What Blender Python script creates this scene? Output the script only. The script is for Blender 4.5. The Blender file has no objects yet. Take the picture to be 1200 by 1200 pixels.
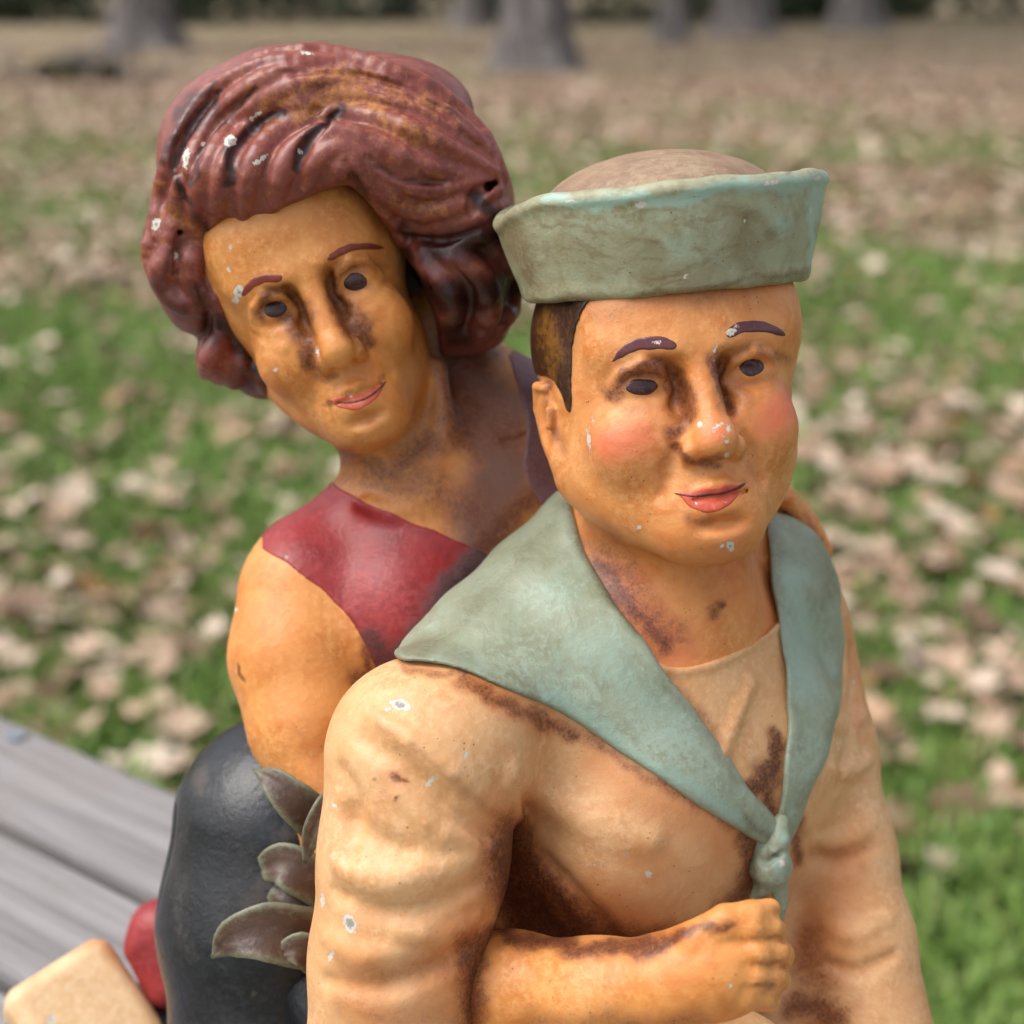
import bpy, math, random
import numpy as np
from mathutils import Vector, Matrix

# ------------------------------------------------------------------ camera, sky, sun, exposure
scene = bpy.context.scene
col = scene.collection
CAM_H = 1.10
FPX = 1847.0                       # focal length in photo pixels (1200 px frame)
PITCH = math.atan(620.0 / FPX)
S = 0.00022                        # metres per figurine unit
D = FPX
cp, sp = math.cos(PITCH), math.sin(PITCH)
cam = bpy.data.cameras.new('camera')
cam_o = bpy.data.objects.new('camera', cam)
col.objects.link(cam_o)
cam.sensor_width = 36.0
cam.sensor_fit = 'HORIZONTAL'
cam.lens = 36.0 * FPX / 1200.0
cam.clip_start = 0.02
cam.clip_end = 600.0
cam_o.location = (0, 0, CAM_H)
cam_o.rotation_euler = (math.pi / 2 - PITCH, 0, 0)
cam.dof.use_dof = True
cam.dof.focus_distance = (D - 120) * S
cam.dof.aperture_fstop = 9.5
scene.camera = cam_o

SUN_EL, SUN_AZ = math.radians(58), math.radians(-104)   # azimuth from +Y towards +X
world = bpy.data.worlds.new('World')
scene.world = world
world.use_nodes = True
wn = world.node_tree.nodes
bg = wn['Background']
sky = wn.new('ShaderNodeTexSky')
sky.sky_type = 'NISHITA'
sky.sun_disc = False
sky.sun_elevation = SUN_EL
sky.sun_rotation = SUN_AZ
sky.air_density = 1.0
sky.dust_density = 4.0
sky.ozone_density = 1.0
hsv = wn.new('ShaderNodeHueSaturation')
hsv.inputs['Saturation'].default_value = 0.35       # thin overcast: a greyer sky
world.node_tree.links.new(sky.outputs[0], hsv.inputs['Color'])
world.node_tree.links.new(hsv.outputs[0], bg.inputs['Color'])
bg.inputs['Strength'].default_value = 0.15

sun = bpy.data.lights.new('sun', 'SUN')
sun.energy = 1.25
sun.angle = math.radians(45)
sun.color = (1.0, 0.96, 0.9)
sun_o = bpy.data.objects.new('sun', sun)
col.objects.link(sun_o)
sd = Vector((math.sin(SUN_AZ) * math.cos(SUN_EL), math.cos(SUN_AZ) * math.cos(SUN_EL), math.sin(SUN_EL)))
sun_o.rotation_euler = (sd).to_track_quat('Z', 'Y').to_euler()
sun_o.location = (-3, 3, 6)

scene.view_settings.view_transform = 'Standard'
scene.view_settings.look = 'None'
scene.view_settings.gamma = 1.0
scene.view_settings.exposure = 0.66
scene.cycles.max_bounces = 5
scene.cycles.diffuse_bounces = 3
scene.cycles.glossy_bounces = 2
scene.cycles.transmission_bounces = 1
scene.cycles.use_adaptive_sampling = True
scene.cycles.adaptive_threshold = 0.03

# ------------------------------------------------------------------ frames
CAM = np.array([0, 0, CAM_H])
RIGHT = np.array([1.0, 0, 0]); UP = np.array([0, sp, cp]); FWD = np.array([0, cp, -sp])

def W(px, py, z):
    """figurine-frame point that shows at photo pixel (px, py) with depth offset z towards the camera"""
    k = (D - z) / D
    return np.array([(px - 600) * k, (600 - py) * k, z], float)

def to_world(Q):
    Q = np.asarray(Q, float)
    return CAM + S * (Q[..., 0:1] * RIGHT + Q[..., 1:2] * UP + (D - Q[..., 2:3]) * FWD)

def to_px(Q):
    k = D / (D - Q[:, 2])
    return 600 + Q[:, 0] * k, 600 - Q[:, 1] * k

def ray_hit(px, py, zw):
    d = (px - 600) / D * RIGHT + (600 - py) / D * UP + FWD
    t = (zw - CAM_H) / d[2]
    return CAM + t * d

# ------------------------------------------------------------------ signed-distance modelling
BIG = 1e3

def smin(a, b, k):
    if k <= 0:
        return np.minimum(a, b)
    h = np.maximum(k - np.abs(a - b), 0) / k
    return np.minimum(a, b) - h * h * k * 0.25

def smax(a, b, k):
    return -smin(-a, -b, k)

class Cone:
    def __init__(s, a, b, r1, r2):
        r1 = float(r1); r2 = float(r2)
        s.a = np.asarray(a, float); s.b = np.asarray(b, float); s.r1 = r1; s.r2 = r2
        s.lo = np.minimum(s.a - r1, s.b - r2); s.hi = np.maximum(s.a + r1, s.b + r2)
    def __call__(s, X, Y, Z):
        ba = [float(v) for v in s.b - s.a]
        n = ba[0] ** 2 + ba[1] ** 2 + ba[2] ** 2 + 1e-6
        px, py, pz = X - float(s.a[0]), Y - float(s.a[1]), Z - float(s.a[2])
        h = np.clip((px * ba[0] + py * ba[1] + pz * ba[2]) / n, 0, 1)
        return np.sqrt((px - h * ba[0]) ** 2 + (py - h * ba[1]) ** 2 + (pz - h * ba[2]) ** 2) - (s.r1 + (s.r2 - s.r1) * h)

class Ell:
    def __init__(s, c, r, M=None):
        s.c = np.asarray(c, float); s.r = np.asarray(r, float)
        s.M = np.eye(3) if M is None else M       # columns: axes
        e = np.sqrt(((s.M * s.r) ** 2).sum(1))
        s.lo = s.c - e; s.hi = s.c + e
    def __call__(s, X, Y, Z):
        p = (X - float(s.c[0]), Y - float(s.c[1]), Z - float(s.c[2]))
        M = s.M.tolist(); r = s.r.tolist()
        q = [(p[0] * M[0][i] + p[1] * M[1][i] + p[2] * M[2][i]) / r[i] for i in range(3)]
        k0 = np.sqrt(q[0] * q[0] + q[1] * q[1] + q[2] * q[2])
        q = [q[i] / r[i] for i in range(3)]
        k1 = np.sqrt(q[0] * q[0] + q[1] * q[1] + q[2] * q[2]) + 1e-6
        return k0 * (k0 - 1) / k1

class Box:
    def __init__(s, c, r, M=None, rad=0.0):
        s.c = np.asarray(c, float); s.r = np.asarray(r, float); s.rad = rad
        s.M = np.eye(3) if M is None else M
        e = (np.abs(s.M) * s.r).sum(1)
        s.lo = s.c - e; s.hi = s.c + e
    def __call__(s, X, Y, Z):
        p = (X - s.c[0], Y - s.c[1], Z - s.c[2])
        q = [np.abs(p[0] * s.M[0, i] + p[1] * s.M[1, i] + p[2] * s.M[2, i]) - s.r[i] + s.rad for i in range(3)]
        out = np.sqrt(np.maximum(q[0], 0) ** 2 + np.maximum(q[1], 0) ** 2 + np.maximum(q[2], 0) ** 2)
        return out + np.minimum(np.maximum(q[0], np.maximum(q[1], q[2])), 0) - s.rad

class Fun:
    def __init__(s, f, lo, hi):
        s.f = f; s.lo = np.asarray(lo, float); s.hi = np.asarray(hi, float)
    def __call__(s, X, Y, Z):
        return s.f(X, Y, Z)

class G:
    def __init__(s, lo, hi, h):
        s.h = h; s.lo = np.asarray(lo, float)
        n = np.ceil((np.asarray(hi, float) - s.lo) / h).astype(int) + 1
        s.ax = [(s.lo[i] + h * np.arange(n[i])).astype(np.float32) for i in range(3)]
        s.d = np.full(n, BIG, np.float32)
    def XYZ(s, sl=(slice(None),) * 3):
        return s.ax[0][sl[0]][:, None, None], s.ax[1][sl[1]][None, :, None], s.ax[2][sl[2]][None, None, :]
    def _sl(s, pr, m):
        out = []
        for i in range(3):
            a = int(np.floor((pr.lo[i] - m - s.lo[i]) / s.h)); b = int(np.ceil((pr.hi[i] + m - s.lo[i]) / s.h)) + 1
            a = max(a, 0); b = min(b, len(s.ax[i]))
            if b <= a:
                return None
            out.append(slice(a, b))
        return tuple(out)
    def u(s, pr, k=0.0):
        sl = s._sl(pr, k + 26)
        if sl is not None:
            s.d[sl] = smin(s.d[sl], pr(*s.XYZ(sl)).astype(np.float32), k)
    def s_(s, pr, k=0.0):
        sl = s._sl(pr, k + 26)
        if sl is not None:
            s.d[sl] = smax(s.d[sl], -pr(*s.XYZ(sl)).astype(np.float32), k)
    def sub(s, pr, k=0.0):
        s.s_(pr, k)
    def chain(s, pts, rs, k=0.0, kj=None, cut=False):
        """tube through pts; built on its own first, then merged in"""
        pts = [np.asarray(p, float) for p in pts]
        cs = [Cone(pts[i], pts[i + 1], rs[i], rs[i + 1]) for i in range(len(pts) - 1)]
        lo = np.min([c.lo for c in cs], 0); hi = np.max([c.hi for c in cs], 0)
        kk = kj if kj is not None else 0.35 * min(rs)
        def f(X, Y, Z):
            d = cs[0](X, Y, Z)
            for c in cs[1:]:
                d = smin(d, c(X, Y, Z), kk)
            return d
        (s.s_ if cut else s.u)(Fun(f, lo, hi), k)
    def uv(s):
        X, Y, Z = s.XYZ()
        k = D / (D - Z)
        return 600 + X * k + 0 * Y, 600 - Y * k + 0 * X
    def drop(s, px, py, z0=400.0, z1=-700.0, step=2.0):
        """depth of the front surface under a photo pixel"""
        zs = np.arange(z0, z1, -step)
        k = (D - zs) / D
        P = np.stack([(px - 600) * k, (600 - py) * k, zs], 1)
        I = np.round((P - s.lo) / s.h).astype(int)
        ok = np.all((I >= 0) & (I < np.array(s.d.shape)), 1)
        v = np.full(len(zs), BIG)
        v[ok] = s.d[I[ok, 0], I[ok, 1], I[ok, 2]]
        w = np.nonzero(v < 0)[0]
        return float(zs[w[0]]) if len(w) else None

def poly_sdf(U, V, poly):
    """2D signed distance to an outline, looked up in a 1-pixel raster"""
    u0, u1, v0, v1 = float(U.min()), float(U.max()), float(V.min()), float(V.max())
    gu = np.arange(math.floor(u0) - 1, math.ceil(u1) + 3, dtype=np.float32)
    gv = np.arange(math.floor(v0) - 1, math.ceil(v1) + 3, dtype=np.float32)
    R = poly_sdf_exact(gu[:, None], gv[None, :], poly)
    a = (U - gu[0]).astype(np.float32); b = (V - gv[0]).astype(np.float32)
    i = a.astype(np.int32); j = b.astype(np.int32); a -= i; b -= j
    R = R.ravel(); n = len(gv); i *= n; i += j
    return (R[i] * (1 - a) + R[i + n] * a) * (1 - b) + (R[i + 1] * (1 - a) + R[i + n + 1] * a) * b

def poly_sdf_exact(U, V, poly):
    """2D signed distance (negative inside)"""
    P = np.asarray(poly, float).tolist()
    U = np.asarray(U, np.float32); V = np.asarray(V, np.float32)
    d = np.full(np.broadcast(U, V).shape, 1e9, np.float32)
    sgn = np.ones(d.shape, np.float32)
    n = len(P); j = n - 1
    for i in range(n):
        ex, ey = P[j][0] - P[i][0], P[j][1] - P[i][1]
        wx, wy = U - P[i][0], V - P[i][1]
        t = np.clip((wx * ex + wy * ey) / (ex * ex + ey * ey + 1e-9), 0, 1)
        d = np.minimum(d, (wx - ex * t) ** 2 + (wy - ey * t) ** 2)
        c1 = V >= P[i][1]; c2 = V < P[j][1]; c3 = ex * wy > ey * wx
        a = (c1 & c2 & c3) | (~c1 & ~c2 & ~c3)
        sgn = np.where(a, -sgn, sgn)
        j = i
    return np.sqrt(d) * sgn

def smooth_poly(pts, n=2):
    P = np.asarray(pts, float)
    for _ in range(n):
        Q = np.roll(P, -1, 0)
        P = np.stack([0.75 * P + 0.25 * Q, 0.25 * P + 0.75 * Q], 1).reshape(-1, 2)
    return P

def curve(pts, n=5):
    """Catmull-Rom through pts (any width of tuple)"""
    P = np.asarray(pts, float)
    P = np.vstack([2 * P[0] - P[1], P, 2 * P[-1] - P[-2]])
    out = []
    for i in range(1, len(P) - 2):
        for t in np.linspace(0, 1, n, endpoint=False):
            a, b, c, d = P[i - 1:i + 3]
            out.append(0.5 * ((2 * b) + (-a + c) * t + (2 * a - 5 * b + 4 * c - d) * t * t + (-a + 3 * b - 3 * c + d) * t ** 3))
    out.append(P[-2])
    return np.array(out)

def surface_nets(d, lo, h):
    nx, ny, nz = d.shape
    neg = d < 0
    c = neg[:-1, :-1, :-1].astype(np.uint8)
    tot = np.zeros((nx - 1, ny - 1, nz - 1), np.uint8)
    for i in (0, 1):
        for j in (0, 1):
            for k in (0, 1):
                tot += neg[i:nx - 1 + i, j:ny - 1 + j, k:nz - 1 + k]
    act = (tot > 0) & (tot < 8)
    A = np.argwhere(act)
    idx = np.full(act.shape, -1, np.int64)
    idx[act] = np.arange(len(A))
    acc = np.zeros((len(A), 3)); cnt = np.zeros(len(A))
    corners = [(i, j, k) for i in (0, 1) for j in (0, 1) for k in (0, 1)]
    val = {q: d[A[:, 0] + q[0], A[:, 1] + q[1], A[:, 2] + q[2]].astype(float) for q in corners}
    for q in corners:
        for ax in range(3):
            if q[ax] == 0:
                r = list(q); r[ax] = 1; r = tuple(r)
                a, b = val[q], val[r]
                m = (a < 0) != (b < 0)
                t = a[m] / (a[m] - b[m])
                p = np.tile(np.array(q, float), (m.sum(), 1)); p[:, ax] = t
                acc[m] += p; cnt[m] += 1
    V = lo + h * (A + acc / cnt[:, None])
    F = []
    for ax in range(3):
        a1, a2 = (ax + 1) % 3, (ax + 2) % 3
        s0 = [slice(None)] * 3; s1 = [slice(None)] * 3
        s0[ax] = slice(0, -1); s1[ax] = slice(1, None)
        for a in (a1, a2):
            s0[a] = slice(1, -1); s1[a] = slice(1, -1)
        n0 = neg[tuple(s0)]; n1 = neg[tuple(s1)]
        E = np.argwhere(n0 != n1)
        fl = n0[tuple(E.T)]
        E[:, a1] += 1; E[:, a2] += 1
        def cell(o1, o2):
            C = E.copy(); C[:, a1] -= o1; C[:, a2] -= o2
            return idx[C[:, 0], C[:, 1], C[:, 2]]
        q = np.stack([cell(1, 1), cell(0, 1), cell(0, 0), cell(1, 0)], 1)
        q[~fl] = q[~fl][:, ::-1]
        F.append(q)
    return V, np.concatenate(F)

BASE = to_world(np.array([60.0, -720.0, -150.0]))      # overwritten in z below
TABLE_Z = 0.77
BASE = np.array([BASE[0], BASE[1], TABLE_Z])

def raw_mesh(name, V, F, mat, parent=None, attrs=None, smooth=True, local=None):
    me = bpy.data.meshes.new(name)
    V = np.asarray(V, np.float32); F = np.asarray(F)
    me.vertices.add(len(V)); me.vertices.foreach_set('co', V.ravel())
    n, w = F.shape
    me.loops.add(n * w); me.loops.foreach_set('vertex_index', F.ravel().astype(np.int32))
    me.polygons.add(n)
    me.polygons.foreach_set('loop_start', np.arange(0, n * w, w, dtype=np.int32))
    me.polygons.foreach_set('loop_total', np.full(n, w, np.int32))
    me.polygons.foreach_set('use_smooth', np.full(n, smooth))
    for k, a in (attrs or {}).items():
        at = me.attributes.new(k, 'FLOAT', 'POINT')
        at.data.foreach_set('value', np.asarray(a, np.float32))
    me.update(calc_edges=True)
    me.validate()
    if mat is not None:
        me.materials.append(mat)
    o = bpy.data.objects.new(name, me)
    col.objects.link(o)
    o.parent = parent
    return o

def stain_value(Q, spots):
    """hand-placed glaze marks: list of (path of (px,py,radius), strength)"""
    u, v = to_px(Q)
    w = Q[:, 2]
    u, v = (u + 4.5 * np.sin(0.061 * v + 0.043 * w + 1.0) + 2.0 * np.sin(0.17 * u - 0.11 * v + 0.5) + 1.0 * np.sin(0.31 * v + 0.23 * u),
            v + 4.5 * np.sin(0.057 * u + 0.039 * w + 2.0) + 2.0 * np.sin(0.15 * v + 0.13 * u + 1.5) + 1.0 * np.sin(0.29 * u - 0.21 * v))
    out = np.zeros(len(Q))
    for path, st in spots:
        path = list(path)
        if len(path) == 1:
            path = path * 2
        best = np.zeros(len(Q))
        for (x0, y0, r0), (x1, y1, r1) in zip(path[:-1], path[1:]):
            ex, ey = x1 - x0, y1 - y0
            t = np.clip(((u - x0) * ex + (v - y0) * ey) / (ex * ex + ey * ey + 1e-6), 0, 1)
            dd = np.hypot(u - x0 - t * ex, v - y0 - t * ey) / (1.3 * (r0 + (r1 - r0) * t))
            best = np.maximum(best, np.clip(1 - dd, 0, 1))
        out = np.maximum(out, st * best * best * (3 - 2 * best))
    return out

def chip_value(Q, chips):
    u, v = to_px(Q)
    out = np.full(len(Q), 30.0)
    for (x, y, rx, ry, a) in chips:
        ca, sa = math.cos(math.radians(a)), math.sin(math.radians(a))
        p = (u - x) * ca - (v - y) * sa; q = (u - x) * sa + (v - y) * ca
        k = np.sqrt((p / rx) ** 2 + (q / ry) ** 2)
        out = np.minimum(out, (k - 1) * min(rx, ry))
    return out

def finish(g, name, mat, parent, stains=(), tints=(), chips=(), d=None, extra=None):
    dd = g.d if d is None else d
    dd = dd.copy()
    for ax in range(3):                       # close the surface at the box walls
        s0 = [slice(None)] * 3; s0[ax] = 0; dd[tuple(s0)] = np.maximum(dd[tuple(s0)], 1)
        s0[ax] = -1; dd[tuple(s0)] = np.maximum(dd[tuple(s0)], 1)
    V, F = surface_nets(dd, g.lo, g.h)
    at = {'stain': stain_value(V, stains), 'tint': stain_value(V, tints), 'chip': chip_value(V, chips)}
    if extra:
        for k, f in extra.items():
            at[k] = f(V)
    Wv = to_world(V) - BASE
    return raw_mesh(name, Wv, F, mat, parent, at)

class Fr:
    """a local frame: origin, columns right / up / forward; positions scaled per axis"""
    def __init__(s, o, yaw, pitch, roll, sc=(1, 1, 1)):
        y, p, r = map(math.radians, (yaw, pitch, roll))
        Ry = np.array([[math.cos(y), 0, math.sin(y)], [0, 1, 0], [-math.sin(y), 0, math.cos(y)]])
        Rx = np.array([[1, 0, 0], [0, math.cos(p), -math.sin(p)], [0, math.sin(p), math.cos(p)]])
        Rz = np.array([[math.cos(r), -math.sin(r), 0], [math.sin(r), math.cos(r), 0], [0, 0, 1]])
        s.M = Rz @ Ry @ Rx
        s.o = np.asarray(o, float); s.sc = np.asarray(sc, float); s.m = float(np.mean(sc))
    def p(s, x, y, z):
        return s.o + s.M @ (np.array([x, y, z], float) * s.sc)
    def ell(s, c, r):
        return Ell(s.p(*c), np.asarray(r, float) * s.sc, s.M)
    def cone(s, a, b, r1, r2):
        return Cone(s.p(*a), s.p(*b), r1 * s.m, r2 * s.m)
    def pts(s, L):
        return [s.p(*q) for q in L]
    def inv(s, X, Y, Z):
        q = (X - float(s.o[0]), Y - float(s.o[1]), Z - float(s.o[2])); M = s.M.tolist()
        return [(q[0] * M[0][i] + q[1] * M[1][i] + q[2] * M[2][i]) / float(s.sc[i]) for i in range(3)]

# ------------------------------------------------------------------ materials
def srgb(r, g, b):
    f = lambda c: (c / 255 / 12.92) if c / 255 <= 0.04045 else ((c / 255 + 0.055) / 1.055) ** 2.4
    return (f(r), f(g), f(b), 1.0)

class NT:
    def __init__(s, name):
        s.m = bpy.data.materials.new(name); s.m.use_nodes = True
        s.n = s.m.node_tree.nodes; s.l = s.m.node_tree.links
        s.b = s.n['Principled BSDF']
        s.tc = s.n.new('ShaderNodeTexCoord')
    def noise(s, scale, detail=4, rough=0.55, dist=0.0, vec=None):
        t = s.n.new('ShaderNodeTexNoise')
        t.inputs['Scale'].default_value = scale; t.inputs['Detail'].default_value = detail
        t.inputs['Roughness'].default_value = rough; t.inputs['Distortion'].default_value = dist
        s.l.new(vec if vec is not None else s.tc.outputs['Object'], t.inputs['Vector'])
        return t.outputs['Fac']
    def mapping(s, scale, rot=(0, 0, 0), src='Object'):
        m = s.n.new('ShaderNodeMapping')
        m.inputs['Scale'].default_value = scale; m.inputs['Rotation'].default_value = rot
        s.l.new(s.tc.outputs[src], m.inputs['Vector'])
        return m.outputs[0]
    def ramp(s, fac, stops):
        r = s.n.new('ShaderNodeValToRGB')
        e = r.color_ramp.elements
        while len(e) < len(stops):
            e.new(0.5)
        for q, (p, c) in zip(e, stops):
            q.position = p; q.color = c if len(c) == 4 else (*c, 1)
        s.l.new(fac, r.inputs[0])
        return r.outputs[0]
    def step(s, fac, a, b):
        m = s.n.new('ShaderNodeMapRange'); m.interpolation_type = 'SMOOTHSTEP'
        m.inputs['From Min'].default_value = a; m.inputs['From Max'].default_value = b
        s.l.new(fac, m.inputs['Value'])
        return m.outputs[0]
    def math(s, op, a, b=None, clamp=False):
        m = s.n.new('ShaderNodeMath'); m.operation = op; m.use_clamp = clamp
        for i, v in enumerate((a, b)):
            if v is None:
                continue
            if isinstance(v, (int, float)):
                m.inputs[i].default_value = v
            else:
                s.l.new(v, m.inputs[i])
        return m.outputs[0]
    def mix(s, fac, a, b, mode='MIX'):
        m = s.n.new('ShaderNodeMix'); m.data_type = 'RGBA'; m.blend_type = mode
        for sock, v in ((m.inputs[0], fac), (m.inputs[6], a), (m.inputs[7], b)):
            if isinstance(v, (int, float)):
                sock.default_value = v
            elif isinstance(v, tuple):
                sock.default_value = v if len(v) == 4 else (*v, 1)
            else:
                s.l.new(v, sock)
        return m.outputs[2]
    def attr(s, name):
        a = s.n.new('ShaderNodeAttribute'); a.attribute_name = name
        return a.outputs['Fac']
    def bump(s, h, strength, dist, prev=None):
        b = s.n.new('ShaderNodeBump')
        b.inputs['Strength'].default_value = strength; b.inputs['Distance'].default_value = dist
        s.l.new(h, b.inputs['Height'])
        if prev is not None:
            s.l.new(prev, b.inputs['Normal'])
        return b.outputs[0]

def painted(name, ca, cb, cc, stain=srgb(62, 24, 14), tint=None, rough=0.38, msc=110.0, speck=0.5, brush=None,
            tint_break=0.5, stain2=None, chipcol=srgb(150, 144, 138), bump=0.5, fleck=None):
    """hand-painted resin with an antiquing glaze: base mottled between three colours, hand-placed brown glaze marks,
    second paint colour 'tint', chips down to the pale casting, fine dark specks, brushy relief"""
    t = NT(name)
    n1 = t.noise(msc, 3, 0.6, 0.6)
    n2 = t.noise(msc * 4.5, 4, 0.7)
    n3 = t.noise(msc * 0.35, 2, 0.5)
    c = t.mix(t.step(n1, 0.35, 0.68), ca, cb)
    c = t.mix(t.step(t.math('ADD', t.math('MULTIPLY', n2, 0.6), t.math('MULTIPLY', n3, 0.4)), 0.46, 0.66), c, cc)
    if brush:
        bv = t.mapping(brush[0], brush[1])
        nb = t.noise(1.0, 3, 0.65, 0.4, bv)
        c = t.mix(t.math('MULTIPLY', t.step(nb, 0.5, 0.72), brush[3]), c, brush[2])
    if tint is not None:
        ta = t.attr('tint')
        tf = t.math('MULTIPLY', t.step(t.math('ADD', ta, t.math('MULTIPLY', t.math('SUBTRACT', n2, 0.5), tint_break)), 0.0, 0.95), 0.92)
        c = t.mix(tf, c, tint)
    if fleck is not None:                                   # rubbed-through flecks of an older coat
        nf = t.noise(msc * 2.2, 5, 0.75, 1.2)
        nf2 = t.noise(msc * 0.8, 2, 0.5)
        f = t.math('MULTIPLY', t.step(nf, 0.56, 0.64), t.step(nf2, 0.5, 0.62))
        c = t.mix(t.math('MULTIPLY', f, fleck[1]), c, fleck[0])
    sa = t.attr('stain')
    vor = t.noise(msc * 11, 3, 0.8)
    sv = t.math('ADD', sa, t.math('MULTIPLY', t.math('SUBTRACT', t.math('ADD', t.math('MULTIPLY', n2, 0.3), t.math('MULTIPLY', vor, 0.7)), 0.5), 2.1))
    wash = t.step(t.math('ADD', sa, t.math('MULTIPLY', t.math('SUBTRACT', n2, 0.5), 0.7)), 0.0, 1.0)
    c = t.mix(t.math('MULTIPLY', t.math('MULTIPLY', wash, t.step(sa, 0.0, 0.25)), 0.8), c, stain2 or tuple(v * 1.6 for v in stain[:3]) + (1,))
    sf = t.math('MULTIPLY', t.step(sv, 0.3, 1.25), t.step(sa, 0.1, 0.65))
    c = t.mix(t.math('MULTIPLY', sf, 0.95), c, stain)
    # pinholes and dark specks
    vo = t.n.new('ShaderNodeTexVoronoi'); vo.inputs['Scale'].default_value = 620
    t.l.new(t.tc.outputs['Object'], vo.inputs['Vector'])
    spk = t.math('MULTIPLY', t.math('SUBTRACT', 1.0, t.step(vo.outputs['Distance'], 0.07, 0.2)), t.step(t.noise(190, 3, 0.6), 0.56, 0.66))
    c = t.mix(t.math('MULTIPLY', spk, speck), c, srgb(48, 26, 18))
    # crackled glaze sitting in fine brush scratches
    cr = t.noise(msc * 7, 4, 0.85, 2.5)
    crf = t.math('MULTIPLY', t.step(t.math('ABSOLUTE', t.math('SUBTRACT', cr, 0.5)), 0.016, 0.0), t.step(n3, 0.48, 0.62))
    c = t.mix(t.math('MULTIPLY', crf, 0.45), c, stain)
    # chips
    ch = t.math('ADD', t.attr('chip'), t.math('MULTIPLY', t.math('SUBTRACT', t.noise(msc * 8, 4, 0.8), 0.5), 12.0))
    rim = t.step(ch, 0.0, -0.8)
    core = t.step(ch, -3.2, -4.0)
    c = t.mix(rim, c, srgb(206, 198, 186))
    c = t.mix(core, c, chipcol)
    t.l.new(c, t.b.inputs['Base Color'])
    r = t.math('ADD', t.math('MULTIPLY', n2, 0.22), rough - 0.1)
    r = t.math('ADD', r, t.math('MULTIPLY', rim, 0.3), True)
    t.l.new(r, t.b.inputs['Roughness'])
    t.b.inputs['Specular IOR Level'].default_value = 0.5
    h = t.math('ADD', t.math('MULTIPLY', n1, 0.5), t.math('MULTIPLY', n2, 0.35))
    h = t.math('ADD', h, t.math('MULTIPLY', vor, 0.12))
    h = t.math('SUBTRACT', h, t.math('MULTIPLY', rim, 0.5))
    t.l.new(t.bump(h, bump, 0.0012), t.b.inputs['Normal'])
    return t.m

BROWN = srgb(70, 30, 18)
SKIN = painted('painted_skin', srgb(215, 143, 82), srgb(204, 124, 62), srgb(226, 160, 100), stain=srgb(70, 32, 24), stain2=srgb(138, 74, 40),
               tint=srgb(214, 104, 72), rough=0.44, speck=0.75)
SKIN_W = painted('painted_skin_woman', srgb(214, 143, 76), srgb(201, 122, 56), srgb(225, 160, 94), stain=srgb(80, 38, 28), stain2=srgb(132, 74, 40),
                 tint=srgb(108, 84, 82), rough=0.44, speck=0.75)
SHIRT = painted('painted_cream_shirt', srgb(216, 166, 116), srgb(208, 152, 100), srgb(226, 182, 136), stain=srgb(60, 24, 14), stain2=srgb(146, 76, 36),
                tint=srgb(196, 118, 60), rough=0.5, speck=0.8)
GREEN = painted('painted_collar_green', srgb(148, 156, 134), srgb(132, 138, 114), srgb(156, 170, 152), stain=srgb(70, 62, 44), stain2=srgb(112, 108, 84),
                tint=srgb(148, 174, 160), rough=0.42, speck=0.5, brush=((260, 60, 60), (0.3, 0.5, 0.6), srgb(142, 160, 142), 0.5))
HAT = painted('painted_hat_green', srgb(160, 160, 132), srgb(142, 136, 104), srgb(164, 170, 146), stain=srgb(92, 68, 42), stain2=srgb(118, 98, 68),
              tint=srgb(160, 186, 172), rough=0.48, speck=0.7, brush=((90, 90, 240), (0, 0.1, 0), srgb(112, 92, 62), 0.6), fleck=(srgb(152, 172, 150), 0.5))
HAT_TOP = painted('painted_hat_crown', srgb(150, 122, 96), srgb(132, 104, 82), srgb(164, 142, 116), stain=srgb(92, 68, 48), rough=0.6, speck=0.5,
                  brush=((60, 260, 60), (0, 0, 0.3), srgb(110, 84, 64), 0.5))
HAIR = painted('painted_auburn_hair', srgb(130, 66, 56), srgb(116, 54, 47), srgb(144, 80, 68), stain=srgb(30, 9, 11), stain2=srgb(58, 18, 18),
               tint=srgb(186, 124, 62), tint_break=1.9, rough=0.36, bump=0.3, speck=0.3, fleck=(srgb(176, 112, 56), 0.35))
RED = painted('painted_red_top', srgb(148, 38, 40), srgb(128, 28, 34), srgb(164, 58, 56), stain=srgb(58, 34, 36), stain2=srgb(96, 66, 68),
              tint=srgb(122, 90, 94), rough=0.42, speck=0.4)
BLACK = painted('painted_black_skirt', srgb(30, 31, 35), srgb(24, 25, 29), srgb(44, 46, 52), stain=srgb(70, 60, 54), stain2=srgb(92, 84, 78),
                rough=0.3, speck=0.1)
BROW = painted('painted_plum_brow', srgb(96, 48, 52), srgb(82, 38, 44), srgb(110, 62, 62), rough=0.2, speck=0.1, bump=0.15)
BROW_W = painted('painted_russet_brow', srgb(132, 58, 48), srgb(116, 46, 40), srgb(146, 74, 58), rough=0.3, speck=0.1, bump=0.15)
EYE = painted('painted_dark_eye', srgb(64, 34, 36), srgb(50, 26, 28), srgb(88, 54, 52), rough=0.24, msc=260.0, speck=0.1, bump=0.15)
LIPS = painted('painted_coral_lips', srgb(206, 92, 66), srgb(190, 76, 54), srgb(218, 116, 88), stain=srgb(90, 34, 24), rough=0.3, speck=0.5)
DARKHAIR = painted('painted_dark_hair', srgb(58, 34, 24), srgb(44, 26, 20), srgb(70, 44, 26), rough=0.3, speck=0.2,
                   tint=srgb(132, 88, 30), tint_break=1.6)
LEAFP = painted('painted_leaf', srgb(84, 62, 48), srgb(68, 50, 40), srgb(104, 90, 68), stain=srgb(52, 30, 26), tint=srgb(134, 142, 114), tint_break=1.6, rough=0.4, speck=0.5)
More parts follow.
